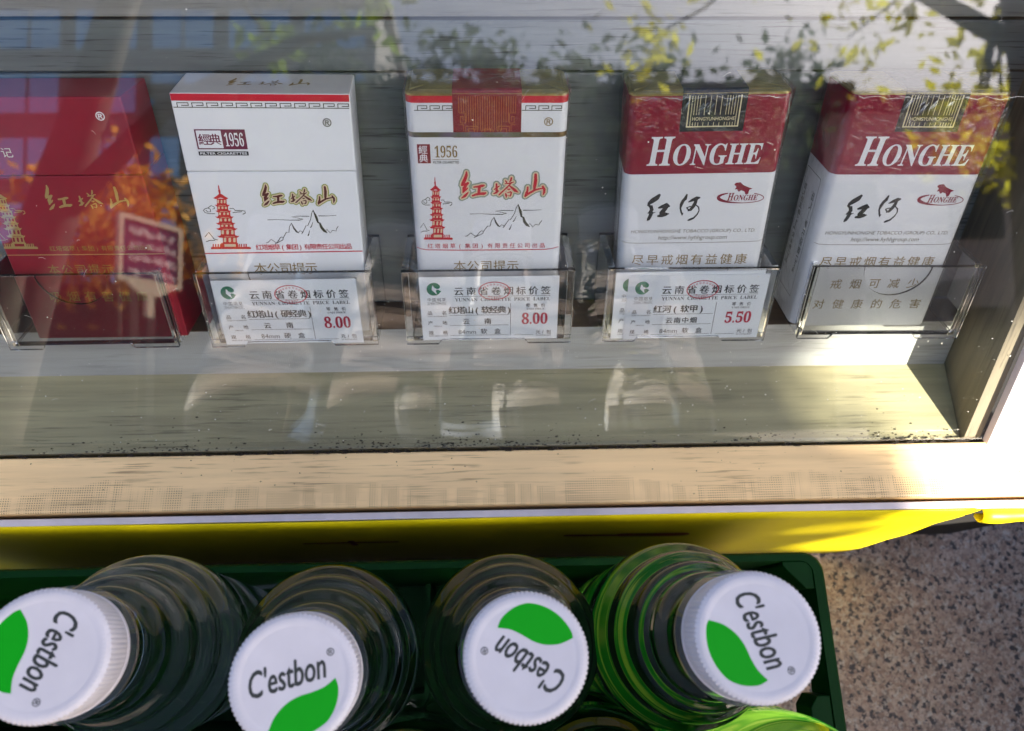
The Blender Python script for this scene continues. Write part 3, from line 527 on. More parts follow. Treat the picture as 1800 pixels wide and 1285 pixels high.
def hard_pack(p, s, label, red):
    w, t, h = 56, 22, 91; mw = pack_frame(p, s, h, t)
    pk = thing('cigarette_pack', label, 'cigarette pack', mw, 'cigarette packs in the display case')
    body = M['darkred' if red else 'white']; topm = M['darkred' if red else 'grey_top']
    b = MB(); b.box(-w / 2, w / 2, -t / 2, t / 2, 0, h - 26.15); b.build('carton', body, pk, bevel=.5)
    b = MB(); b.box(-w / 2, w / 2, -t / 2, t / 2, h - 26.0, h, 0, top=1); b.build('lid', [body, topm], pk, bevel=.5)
    F = lambda u, v, l: (u - w / 2, -t / 2 - l, h - v)
    ln = 'gold' if red else 'olive'
    i = Ink(F)
    if not red:
        i.rect(.25, .25, w - .25, 2.5, 'red'); greek(i, .6, w - .6, 3.0, 4.7, 'olive', 12)
        i.text('®', 46.5, 7.8, 49.4, 10.7, 'olive', .01)
        i.rect(5.3, 11.6, 21.3, 18.3, 'maroon2'); i.rect(5.75, 12.0, 13.6, 17.9, 'white')
        i.chars('經典', 6.1, 13.2, 12.9, 16.9, 'maroon2', .02); i.text('𝟏𝟗𝟓𝟔', 14.4, 12.7, 20.4, 17.3, 'white')
        i.rect(5.3, 19.0, 21.3, 20.4, 'black'); i.text('FILTER CIGARETTES', 5.8, 19.3, 20.8, 20.1, 'white', .02)
        i.stroke([(0.3, 56.7, .2), (28, 56.6, .2), (55.7, 56.5, .2)], 'red')
        i.chars('红塔烟草(集团)有限责任公司出品', 18.2, 52.2, 53.2, 55.6, 'red', .012)
        i.chars('本公司提示', 16.3, 39, 60.6, 65.4, 'golddim', .004); i.chars('吸烟有害健康', 12, 44, 68, 72.6, 'golddim', .004)
        calligraphy(i, (23.6, 30.8, 47.6, 38.2), 'brownred', (('halo1', .78), ('halo2', .42)))
        i.build('printed_lettering', pk)
        i = Ink(F); scenery(i, (2.6, 16.5), (31.0, 55.2), 'olive', 'pagred', 'halo2', (22.2, 40.2, 48.0, 53.2)); i.build('pagoda_print', pk)
        i = Ink(lambda u, v, l: (u - w / 2, t / 2 - 21 * v / 21 + 0, h + l)); i.T = lambda u, v: (u, v)
        for st in fit(CAL, 16, 6, 42, 14): i.stroke([(q[0], 21 - (21 - q[1]), q[2]) for q in st], 'golddim')
        i.build('lid_lettering', pk)
    else:
        i.text('®', 46.4, 4.7, 49.3, 7.6, 'white', .01); i.text('记', 12.2, 16.4, 15.7, 19.6, 'cream')
        i.stroke([(0.3, 55.6, .16), (28, 55.6, .16), (55.7, 55.6, .16)], 'gold')
        i.chars('红塔烟草(集团)有限责任公司出品', 16, 52, 52.0, 54.2, 'golddim', .01)
        i.chars('本公司提示', 12.7, 36, 59.3, 63.6, 'golddim', .004); i.chars('吸烟有害健康', 10, 46, 70, 74.6, 'golddim', .004)
        calligraphy(i, (21.2, 29.5, 48.4, 38.2), 'gold', ()); i.build('printed_lettering', pk)
        i = Ink(F); scenery(i, (-.2 + .4, 12.1), (29.5, 53.2), 'gold', 'gold', 'darkred', None); i.build('pagoda_print', pk)
    return pk

def soft_shell(pk, w, t, h, bands, r=3.0):
    """paper wrap with horizontal colour bands: [(v_end, material)] from the top"""
    b = MB(); mats = []; rings = []; mis = []; v0 = 0; base = round_rect(w, t, r); rings.append([(x, y, h) for x, y in base])
    for v1, m in bands:
        if M[m] not in mats: mats.append(M[m])
        for q in range(1, 3): rings.append([(x, y, h - (v0 + (v1 - v0) * q / 2)) for x, y in base]); mis.append(mats.index(M[m]))
        v0 = v1
    b.rings([[p for p in reversed(r_)] for r_ in rings], True, True, mis)
    o = b.build('paper_wrap', mats, pk, smooth=50); return o
def foil_top(pk, w, t, h):
    b = MB(); a = round_rect(w, t, 3.0); a2 = round_rect(w - 1.6, t - 1.6, 2.4)
    b.rings([[(x, y, h - .1) for x, y in a], [(x, y, h + .45) for x, y in a2]], False, True)
    for s in (-1, 1):      # folded end flaps: a triangle tucked in from each end, long folds over it
        b.rings([[(s * (w / 2 - 1.4), -t / 2 + 1.6, h + .5), (s * (w / 2 - 1.4), t / 2 - 1.6, h + .5), (s * (w / 2 - 13), .6, h + .5)],
                 [(s * (w / 2 - 1.8), -t / 2 + 2.4, h + .9), (s * (w / 2 - 1.8), t / 2 - 2.4, h + .9), (s * (w / 2 - 12.2), .6, h + .75)]][::1], False, True)
    b.rings([[(-w / 2 + 4, -t / 2 + 1, h + .55), (w / 2 - 4, -t / 2 + 1, h + .55), (w / 2 - 9, .4, h + .85), (-w / 2 + 9, .4, h + .85)],
             [(-w / 2 + 4.4, -t / 2 + 1.4, h + .9), (w / 2 - 4.4, -t / 2 + 1.4, h + .9), (w / 2 - 9.2, .2, h + 1.2), (-w / 2 + 9.2, .2, h + 1.2)]], False, True)
    b.build('foil_top', M['foil'], pk)
def seal(pk, x0, x1, v1, w, t, h, m, name='tax_seal'):
    b = MB(); f = -t / 2 - .1; prof = [(f, h - v1), (f, h - .6), (f + .35, h + .9), (f + 1.2, h + 1.35), (t / 2 - 3, h + 1.35)]; n = len(prof)
    for (y0, z0), (y1, z1) in zip(prof, prof[1:]): b.poly([(x0, y0, z0), (x1, y0, z0), (x1, y1, z1), (x0, y1, z1)])
    o = b.build(name, M[m], pk); sm = o.modifiers.new('thickness', 'SOLIDIFY'); sm.thickness = .00008; sm.offset = -1; return f
def film(pk, w, t, h, seed, amp=.28):
    rn = random.Random(seed); b = MB(); base = round_rect(w, t, 3.0, 5, .55); rings = []; top = h + 2.0
    zs = [0, h * .25, h * .5, h * .7, h * .8, h * .88, h * .93, h * .965, h - .8, h + .6]
    for z in zs:
        k = amp * (1 if z > h * .85 else .35); pts = []
        for (x, y), (x2, y2) in zip(base, base[1:] + base[:1]):
            for q in range(3 if abs(x2 - x) > 8 else 1):
                f = q / 3; xx = x + (x2 - x) * f; yy = y + (y2 - y) * f; d = abs(rn.gauss(0, k)) + .1
                pts.append((xx * (1 + d / 30), yy * (1 + d / 12), z + (rn.uniform(-.3, .3) if 0 < z < h else 0)))
        rings.append(pts)
    for q, (sc, dz) in enumerate(((.93, 1.5), (.6, 1.9), (.2, 1.8))): rings.append([(x * sc, y * sc, h + dz + rn.uniform(-.25, .25)) for x, y, z in rings[9]])
    b.rings(rings, False, True); o = b.build('cellophane', M['film'], pk, smooth=24)
    if amp < .25: return o
    c = MB(); f = -t / 2 - .62                              # sharp creases standing up in the film along its top fold
    def crease(pts, r): c.tube([(x, f - .12 * abs(math.sin(x * 3 + z)), h - z) for x, z in pts], [r * (.25 + .75 * math.sin(math.pi * (i + .5) / len(pts))) for i in range(len(pts))], 5)
    x = -w / 2 + 1.5
    while x < w / 2 - 6:
        l = rn.uniform(5, 14); crease([(x + l * q / 5, .7 + 1.2 * rn.random() * math.sin(q * .63) + .3 * rn.random()) for q in range(6)], rn.uniform(.07, .13)); x += l * rn.uniform(.6, 1.1)
    for cx in (-6.5, -1.5, 1.2, 7.0):
        for _ in range(4):
            x0 = cx + rn.uniform(-1.2, 1.2); z0 = rn.uniform(1.5, 3.5); l = rn.uniform(1.5, 4.2); crease([(x0 - l * q / 4 * rn.uniform(.45, .7), z0 + l * q / 4) for q in range(5)], rn.uniform(.08, .2))
    for _ in range(9):
        x0 = rn.uniform(-w / 2 + 2, w / 2 - 4); z0 = rn.uniform(4, 26); a = rn.uniform(-.5, .5); l = rn.uniform(1.5, 5); crease([(x0 + l * q / 3 * math.cos(a), z0 + l * q / 3 * math.sin(a)) for q in range(4)], .05)
    c.build('film_crease', M['crease'], pk, smooth=60); return o

def soft_pack_white(p, s, label):
    w, t, h = 54, 23.5, 94.5; pk = thing('cigarette_pack', label, 'cigarette pack', pack_frame(p, s, h, t), 'cigarette packs in the display case')
    soft_shell(pk, w, t, h, [(.75, 'foil'), (3.1, 'red'), (12.9, 'white'), (h, 'white')]); foil_top(pk, w, t, h)
    F = lambda u, v, l: (u - w / 2, -t / 2 - l, h - v)
    f = seal(pk, 15.5 - w / 2, 38.3 - w / 2, 14.9, w, t, h, 'maroon')
    i = Ink(lambda u, v, l: (u - w / 2, f - .02 - l, h - v), .01)
    for q in range(25):
        x = 17.6 + q * .78; y1 = 12.3 if 5 < q < 19 else (9.4 if q in (3, 4, 5, 19, 20, 21) else 6.2); i.line([(x, .9), (x, y1)], .17, 'orange')
    for c, sg in ((17.6, 1), (36.3, -1)):
        i.line([(c, 6.4), (c + sg * 2, 6.4), (c + sg * 2, 9.8), (c + sg * .4, 9.8), (c + sg * .4, 7.6), (c + sg * 1.3, 7.6), (c + sg * 1.3, 8.9)], .17, 'orange'); i.line([(c, 10.4), (c + sg * 1.4, 10.4), (c + sg * 1.4, 12.6)], .17, 'orange')
    for c in (21.6, 27, 32.4): i.line([(c - 1.9, 12.9), (c - 1.9, 10.9 if c != 27 else 12.2), (c + 1.9, 10.9 if c != 27 else 12.2), (c + 1.9, 12.9)], .17, 'orange'); i.line([(c - 1, 12.9), (c - 1, 11.8), (c + 1, 11.8), (c + 1, 12.9)], .17, 'orange')
    i.build('seal_print', pk)
    b = MB(); ring = round_rect(w, t, 3.0, 5, .16); b.rings([[(x, y, h - 14.75) for x, y in ring], [(x, y, h - 13.0) for x, y in ring]], False, False); b.build('tear_tape', M['holo'], pk, smooth=50)
    i = Ink(F); greek(i, 3.0, 15.3, 3.9, 5.7, 'olive', 3); greek(i, 38.6, 51.6, 3.9, 5.7, 'olive', 3)
    i.text('®', 45.9, 7.9, 49.0, 10.9, 'golddim', .01)
    i.rect(3.0, 17.2, 7.4, 24.1, 'maroon'); i.chars('經', 3.45, 7.0, 17.5, 20.7, 'white', .012); i.chars('典', 3.45, 7.0, 20.6, 23.8, 'white', .012)
    i.text('𝟏𝟗𝟓𝟔', 8.9, 17.7, 16.6, 22.0, 'golddim'); i.line([(8.1, 22.75), (17.1, 22.75)], .16, 'golddim'); i.text('FILTER CIGARETTES', 8.2, 23.3, 17.1, 24.2, 'olive', .01)
    i.stroke([(.6, 57.2, .14), (2, 57.9, .16), (4, 58.35, .18), (16, 58.6, .2), (36, 58.6, .2), (48.5, 58.5, .18), (51, 58.1, .16), (53.2, 57.4, .14)], 'red')
    i.chars('红塔烟草(集团)有限责任公司出品', 4.4, 48.2, 55.6, 57.8, 'red', .006)
    i.chars('本公司提示', 13.8, 38.6, 62.9, 67.8, 'golddim', .004); i.chars('吸烟有害健康', 11, 43, 71, 75.6, 'golddim', .004)
    calligraphy(i, (17.7, 27.3, 47.0, 37.2), 'red', (('halo3', .98), ('halo2', .5)))
    i.build('printed_lettering', pk)
    i = Ink(F); scenery(i, (3.2, 13.9), (29.4, 54.2), 'olive', 'red', 'halo2', (18.6, 39.9, 46.6, 53.2)); i.build('pagoda_print', pk)
    film(pk, w, t, h, 3, .2)
    return pk

def soft_pack_red(p, s, h, label, seed):
    w, t = 54, 23.5; pk = thing('cigarette_pack', label, 'cigarette pack', pack_frame(p, s, h, t), 'cigarette packs in the display case')
    soft_shell(pk, w, t, h, [(.7, 'foil'), (28.3, 'crimson'), (h, 'white')]); foil_top(pk, w, t, h)
    f = seal(pk, 17.7 - w / 2, 39.3 - w / 2, 13, w, t, h, 'navy')
    i = Ink(lambda u, v, l: (u - w / 2, f - .02 - l, h - v), .01)
    for x, ww in ((20.0, .42), (37.2, .42)): i.line([(x, .9), (x, 11.2)], ww, 'cream')
    i.line([(20.0, 11.3), (37.2, 11.3)], .42, 'cream')
    xs = [21.0, 21.9, 22.8, 23.7, 25.4, 27.2, 29.0, 30.8, 32.6, 33.5, 34.4, 35.3, 36.2]
    for q, x in enumerate(xs):
        i.line([(x, .9), (x, 7.2 if q not in (0, 12) else 11)], .2, 'cream')
        if q not in (0, 12): i.line([(x, 9.9), (x, 11.1)], .2, 'cream')
    i.text('HONGYUNHONGHE', 21.6, 8.0, 35.9, 9.2, 'cream', .01); i.build('seal_print', pk)
    i = Ink(lambda u, v, l: (u - w / 2, -t / 2 - l, h - v))
    i.text('𝐇', 7.5, 14.7, 15.6, 25.1, 'white', .004, shear=.10); i.text('𝐎𝐍𝐆𝐇𝐄', 16.2, 17.4, 46.8, 25.2, 'white', .004, shear=.10)
    for st in HH: i.stroke(st, 'black')
    i.stroke(EMB[0], 'crimson'); i.poly(BULL[0], 'crimson')
    i.text('𝐇', 37.6, 35.9, 39.6, 38.9, 'crimson', .01, shear=.15); i.text('𝐎𝐍𝐆𝐇𝐄', 39.8, 36.7, 48.3, 38.9, 'crimson', .01, shear=.15)
    i.text('HONGYUNHONGHE TOBACCO (GROUP) CO., LTD.', 3.8, 50.2, 49.8, 52.0, 'greyink', .002, shear=.15); i.text('http://www.hyhhgroup.com', 14.1, 52.7, 39.6, 54.9, 'greyink', .002, shear=.15)
    i.stroke([(.7, 54.7, .08), (2.3, 55.4, .1), (5, 55.7, .1), (28, 55.8, .1), (49, 55.7, .1), (51.8, 55.4, .1), (53.3, 54.7, .08)], 'greyink')
    i.chars('尽早戒烟有益健康', 5.0, 48.7, 60.5, 65.3, 'golddim', .006); i.chars('戒烟可减少', 11.0, 45.5, 69.6, 74.2, 'golddim', .006); i.chars('对健康的危害', 6.5, 49, 78.6, 83.2, 'golddim', .006)
    i.build('printed_lettering', pk)
    i = Ink(lambda u, v, l: (-w / 2 - l, t / 2 - u, h - v))      # narrow side: boxed tar figures, running down
    i.line([(3.4, 33), (3.4, 82), (17, 82), (17, 33), (3.4, 33)], .25, 'olive')
    i.text('烟气烟碱量0.9mg 焦油量12mg', -11.5, 54.5, 22.5, 57.5, 'olive', .006, rot=-90); i.text('烟气一氧化碳量13mg', -3, 54.5, 31, 57.5, 'olive', .006, rot=-90)
    i.build('side_lettering', pk)
    film(pk, w, t, h, seed, .42)
    return pk

def holo():
    m = bpy.data.materials.new('holographic_tape'); m.use_nodes = True; nt = m.node_tree; p = nt.nodes['Principled BSDF']
    tc = nt.nodes.new('ShaderNodeTexCoord'); n = noise(nt, tc.outputs['Object'], 55, 3)
    cr = nt.nodes.new('ShaderNodeValToRGB'); nt.links.new(n, cr.inputs[0]); e = cr.color_ramp.elements
    e[0].position = .35; e[0].color = (.22, .14, .05, 1); e[1].position = .68; e[1].color = (.34, .22, .5, 1); k = e.new(.5); k.color = (.24, .24, .16, 1)
    nt.links.new(cr.outputs[0], p.inputs['Base Color']); p.inputs['Metallic'].default_value = .8; p.inputs['Roughness'].default_value = .3; return m
M['holo'] = holo()
def sc_(p, s): return [p[0] * s, p[1] * s, 445 + (p[2] - 445) * s] + p[3:]
hard_pack(sc_([-143.83, 160.2, 238.09, 36, 0, 0], 1.03), 1.03, 'dark red hard pack with gold pagoda print, cut by the left edge', True)
hard_pack(sc_([-71.41, 160.31, 239.39, 35.2, -3.69, -1.74], 1.03), 1.03, 'white flip-top hard pack with red pagoda and grey lid top', False)
soft_pack_white([.85, 162.55, 236.09, 32.34, -.21, -.28], 1, 'white soft pack with red pagoda and a maroon paper seal over its gold top')
soft_pack_red([75.27, 163.97, 234.23, 34.07, 2.91, 1.9], 1, 93, 'crimson and white soft pack standing behind the 5.50 price cards', 11)
soft_pack_red(sc_([147.92, 160.9, 237.87, 34.8, .25, -.3], 1.02), 1.02, 91, 'crimson and white soft pack in the holder without a card, far right', 23)
def leafmat(name, col):
    m = bpy.data.materials.new(name); m.use_nodes = True; nt = m.node_tree; nt.nodes.clear(); out = nt.nodes.new('ShaderNodeOutputMaterial')
    d = nt.nodes.new('ShaderNodeBsdfDiffuse'); t = nt.nodes.new('ShaderNodeBsdfTranslucent'); mx = nt.nodes.new('ShaderNodeMixShader'); mx.inputs[0].default_value = .5
    ge = nt.nodes.new('ShaderNodeNewGeometry')
    c = mix_col(nt, ramp(nt, ge.outputs['Random Per Island'], 0, 1), tuple(a * .55 for a in col), tuple(min(1, a * 1.5) for a in col))
    nt.links.new(c, d.inputs[0]); nt.links.new(c, t.inputs[0]); nt.links.new(d.outputs[0], mx.inputs[1]); nt.links.new(t.outputs[0], mx.inputs[2]); nt.links.new(mx.outputs[0], out.inputs[0]); return m
M['labelgreen'] = leafmat('bottle_label', (.10, .55, .04))
nt = M['labelgreen'].node_tree; tc = nt.nodes.new('ShaderNodeTexCoord')        # random paler yellow-green patches in the green film
c = mix_col(nt, ramp(nt, noise(nt, tc.outputs['Object'], 70, 4), .5, .62), (.015, .30, .02), (.34, .72, .07))
c = mix_col(nt, ramp(nt, noise(nt, tc.outputs['Object'], 150, 3), .60, .68), c, (.52, .78, .12))
for n in nt.nodes:
    if n.type in ('BSDF_DIFFUSE', 'BSDF_TRANSLUCENT'): nt.links.new(c, n.inputs[0])

# ================================================================== bottles of water in a green crate
def leaf_art(i, rot, cx, cy, r):
    """cap print: lettering over a green leaf, in cap coordinates (v down), turned by rot degrees counter-clockwise"""
    c, s = math.cos(R_(rot)), math.sin(R_(rot))
    i.T = lambda u, v: (cx + u * r * c + v * r * s, cy - u * r * s + v * r * c)
    top = [(-.545, .66), (-.40, .47), (-.2, .335), (.02, .275), (.25, .27), (.46, .245), (.66, .16)]
    bot = [(.66, .16), (.675, .33), (.61, .53), (.49, .70), (.32, .83), (.12, .90), (-.1, .91), (-.31, .84), (-.46, .75), (-.545, .66)]
    def smooth(P, n=5):
        o = []
        for k in range(len(P) - 1):
            p0, p1, p2, p3 = P[max(k - 1, 0)], P[k], P[k + 1], P[min(k + 2, len(P) - 1)]
            for q in range(n):
                u = q / n; o.append(tuple(.5 * (2 * b_ + (c_ - a_) * u + (2 * a_ - 5 * b_ + 4 * c_ - d_) * u * u + (3 * b_ - a_ - 3 * c_ + d_) * u ** 3) for a_, b_, c_, d_ in zip(p0, p1, p2, p3)))
        return o
    i.poly(smooth(top) + smooth(bot), 'leafgreen')
    for dx, dy in ((0, 0), (.018, .006), (.009, -.012)): i.text("C'estbon", -.76 + dx, -.32 + dy, .50 + dx, .11 + dy, 'capink', 0, shear=.16)
    i.text('®', .60, -.33, .73, -.2, 'capink', .012)
    i.T = lambda u, v: (u, v)
PROF = [(0, 0), (22, .2), (29, 1.5), (31.2, 6)] + [(31.3 - .9 * (1 - abs(math.cos(q * math.pi / 2 * 1.0))), 14 + q * 4) for q in range(0, 9)] + [(31.4, 52), (31.4, 128), (30.4, 131), (31.4, 134), (31.5, 148)] + \
       [(31.2, 153), (30.6, 158), (29.4, 162), (27.6, 164.2), (26.9, 166), (26.8, 170), (26.2, 174.5), (24.8, 177.5), (23.0, 179.2), (22.4, 181), (22.3, 185), (21.7, 189), (20.2, 191.6), (18.7, 193), (18.2, 195), (18.1, 199), (17.4, 203), (16.2, 205), (15.2, 206.5), (14.9, 209), (14.4, 215), (13.5, 219), (13.2, 221), (13.2, 231.5)]
def bottle(cap, axis, rot, label, lab=None):
    z = Vector(axis).normalized(); x = Vector((1, 0, 0)); x = (x - z * x.dot(z)).normalized(); y = z.cross(x); base = Vector(cap) - z * 241
    bt = thing('water_bottle', label, 'bottle', frame(base, x, y, z), 'water bottles in the green crate')
    b = MB(); n = 72
    if lab: b.lathe([q for q in PROF if q[1] < lab[0]] + [(31.4, lab[0])], 72, end=False); b.build('bottle_base', M['water'], bt, smooth=50); b = MB(); b.lathe([(31.4, lab[1])] + [q for q in PROF if q[1] > lab[1]], 72, start=False)
    else: b.lathe(PROF, 72)
    b.build('bottle_body', M['water'], bt, smooth=50)
    if lab: b = MB(); b.rings([[(31.4 * math.cos(2 * math.pi * i / n), 31.4 * math.sin(2 * math.pi * i / n), zz) for i in range(n)] for zz in lab], False, False); b.build('label_sleeve', M['labelgreen'], bt, smooth=60)
    b = MB(); b.rings([[(r * math.cos(2 * math.pi * i / n), r * math.sin(2 * math.pi * i / n), zz) for i in range(n)] for r, zz in ((13.4, 223), (16.7, 223.3), (16.7, 225.2), (13.4, 225.5))], False, False); b.build('neck_ring', M['clearpet'], bt, smooth=40)
    b = MB(); n = 240; prof = [(15.35, 226.0), (15.5, 227.6), (15.25, 227.9), (15.25, 228.3), (15.2, 239.3), (14.9, 240.3), (14.1, 240.9), (12.9, 241.0), (12.5, 240.85), (11.9, 240.82)]
    kn = (0, 0, 0, 0, 1, .8, .2, 0, 0, 0)
    kn = (0, 0, 0, .0, 1, 1, .3, 0, 0, 0)
    b.rings([[((r + (.2 * q if i % 3 else -.12 * q)) * math.cos(2 * math.pi * i / n), (r + (.2 * q if i % 3 else -.12 * q)) * math.sin(2 * math.pi * i / n), zz) for i in range(n)] for (r, zz), q in zip(prof[3:], kn[3:])], False, True)
    m0 = [[(r * math.cos(2 * math.pi * i / n), r * math.sin(2 * math.pi * i / n), zz) for i in range(n)] for r, zz in prof[:4]]; b.rings(m0, True, False)
    c = b.build('screw_cap', M['cap'], bt, smooth=35)
    i = Ink(lambda u, v, l: (u, -v, 240.83 + l), .02); leaf_art(i, rot, 0, 0, 14.3); i.build('cap_print', c)
    return bt
bottle((-106, -5.0, 249.4), (14.2, .8, 98.7), -109, 'water bottle tipped outwards at the left edge, its cap cut by the frame')
bottle((-47.4, -12.0, 246.5), (9.0, -1.8, 88), 14.5, 'water bottle with upright cap lettering above the leaf, second from the left edge')
bottle((8.2, -8.2, 246.9), (2.4, -.6, 105), 149, 'water bottle with upside-down cap lettering, seen straight from above')
bottle((63.6, -4.8, 252.0), (-1.9, .7, 88.4), -70, 'water bottle beside the crate corner, green rings showing through its shoulder', (16, 72))
bottle((101, -64, 245), (.6, -.6, 99), -30, 'water bottle in the near row at the right, a green sliver at the bottom edge', (24, 118))
bottle((35, -61, 246), (0, -1.0, 99), 70, 'water bottle in the near row, a dark sliver below the upside-down cap')
bottle((-29, -63, 246), (1, -1.0, 99), 170, 'water bottle in the near row between the two middle caps, at the very bottom edge')

cr = thing('bottle_crate', 'deep green plastic bottle crate with a rounded corner, on the granite', 'crate', Matrix.Translation((-.06, -.08, 0)))
def kpart(mb, name, **k):
    o = mb.build(name, M['crate'], **k); o.parent = cr; o.matrix_basis = Matrix.Translation((.06, .08, 0)); return o
X0, X1, Y0, Y1, ZT = -262, 131, -190, 23.5, 136
def rr(x0, x1, y0, y1, r, n=6):
    return [(cx + r * math.cos(R_(a0 + 90 * q / n)), cy + r * math.sin(R_(a0 + 90 * q / n))) for cx, cy, a0 in ((x1 - r, y0 + r, -90), (x1 - r, y1 - r, 0), (x0 + r, y1 - r, 90), (x0 + r, y0 + r, 180)) for q in range(n + 1)]
def ringz(x0, x1, y0, y1, r, z): return [(x, y, z) for x, y in rr(x0, x1, y0, y1, r)]
b = MB()
b.rings([ringz(X0 + 3, X1 - 3, Y0 + 3, Y1 - 3, 6, 4), ringz(X0 + 1.5, X1 - 1.5, Y0 + 1.5, Y1 - 1.5, 7, ZT - 14), ringz(X0, X1, Y0, Y1, 8, ZT - 13.5), ringz(X0, X1, Y0, Y1, 8, ZT - 1), ringz(X0 + .8, X1 - .8, Y0 + .8, Y1 - .8, 7.4, ZT),
         ringz(X0 + 4.4, X1 - 4.4, Y0 + 3.2, Y1 - 3.2, 5, ZT), ringz(X0 + 4.8, X1 - 4.8, Y0 + 3.6, Y1 - 3.6, 5, ZT - 2), ringz(X0 + 5.0, X1 - 5.0, Y0 + 4.0, Y1 - 4.0, 4, 8)], True, True)
wall = kpart(b, 'crate_wall', smooth=40)
for ya, yb in ((-118, -12),):                             # opening added in the right-hand wall to let sun onto the bottles
    c = MB(); c.box(X1 - 14, X1 + 12, ya, yb, 16, ZT - 17); c = c.build('cutter', M['crate']); c.matrix_world = Matrix.Translation((0, 0, 0))
    bo = wall.modifiers.new('hole', 'BOOLEAN'); bo.operation = 'DIFFERENCE'; bo.object = c; bo.solver = 'EXACT'
    cr.matrix_world = Matrix.Translation((-.06, -.08, 0)); bpy.context.view_layer.update()
    me = bpy.data.meshes.new_from_object(wall.evaluated_get(bpy.context.evaluated_depsgraph_get())); wall.modifiers.clear(); wall.data = me; bpy.data.objects.remove(c)
for (x, y, sx, sy) in ((X1 - 4.6, Y1 - 3.4, -1, -1), (X0 + 4.6, Y1 - 3.4, 1, -1), (X1 - 4.6, Y0 + 3.4, -1, 1), (X0 + 4.6, Y0 + 3.4, 1, 1)):
    b = MB(); pts = [(x, y), (x + sx * 11.5, y), (x + sx * 11.5, y + sy * 1.6), (x + sx * 9, y + sy * 4.5), (x + sx * 3.4, y + sy * 10.5), (x, y + sy * 10.5)]
    if sx * sy < 0: pts.reverse()
    b.prism(pts, 60, ZT - .4, 2); kpart(b, 'corner_gusset', bevel=.4)
for y in (-38, -102, -166):
    b = MB(); b.prism([(X1 - 4.7, y - 9), (X1 - 4.7, y + 9), (X1 - 9.5, y + 9), (X1 - 12.5, y + 5), (X1 - 12.5, y - 5), (X1 - 9.5, y - 9)], ZT - 16, ZT - .4, 2); kpart(b, 'side_rib', bevel=.4)
for x in (-31, 36, 98 - 200):
    b = MB(); b.box(x - 1.2, x + 1.2, Y0 + 5, Y1 - 5, 8, 52); kpart(b, 'divider')
b = MB(); b.box(X0 + 6, X1 - 6, -47.5, -45.1, 8, 52); kpart(b, 'divider')

# an unseen second crate, added right of the picture to shade the paving
n2 = thing('bottle_crate', 'added unseen green crate right of the display case, shading the granite', 'crate', Matrix.Translation((.5, -.1, 0)))
b = MB(); xa, xb, ya, yb, zt = 352, 680, -330, 78, 205
b.rings([ringz(xa + 3, xb - 3, ya + 3, yb - 3, 6, 0), ringz(xa + 1, xb - 1, ya + 1, yb - 1, 7, zt - 14), ringz(xa, xb, ya, yb, 8, zt - 13), ringz(xa, xb, ya, yb, 8, zt), ringz(xa + 5, xb - 5, ya + 5, yb - 5, 6, zt), ringz(xa + 6, xb - 6, ya + 6, yb - 6, 6, 6)], True, True)
o = b.build('crate_wall', M['crate'], smooth=40); o.parent = n2; o.matrix_basis = Matrix.Translation((-.5, .1, 0))

# ================================================================== the street that the window pane mirrors
M['bark'] = mat('bark', (.085, .07, .055), .9, var=.4, vscale=12, bump=.6, bscale=40)
M['leaf_g'] = leafmat('green_leaves', (.22, .32, .03)); M['leaf_d'] = leafmat('dark_leaves', (.07, .095, .045)); M['leaf_y'] = leafmat('yellow_leaves', (.85, .80, .05)); M['leaf_o'] = leafmat('orange_leaves', (.80, .38, .07))
SH = Vector((-LH.y, LH.x, 0)); SV = L.cross(SH) * -1 if L.cross(SH).z < 0 else L.cross(SH)
def leaf_at(b, c, size, rn):
    n = Vector((rn.gauss(0, 1), rn.gauss(0, 1), rn.gauss(0, 1) + .6)).normalized(); a = n.orthogonal().normalized(); a = Quaternion(n, rn.uniform(0, 6.28)) @ a; d = n.cross(a); s = size * rn.uniform(.6, 1.3)
    b.poly([c - a * s, c + d * s * .45 - a * s * .2, c + a * s, c - d * s * .45 - a * s * .1])
def lit_gap(p):
    """True where a leaf would close a gap cut for sun on the display case end and the bottles"""
    s = p.dot(SH); v = p.dot(SV); e = .118 + .028 * math.sin(p.x * 911 + p.z * 577); return (s > e and -.10 < v < .125 and s < .75) or (-.03 < s < .068 and -.045 < v < .062)
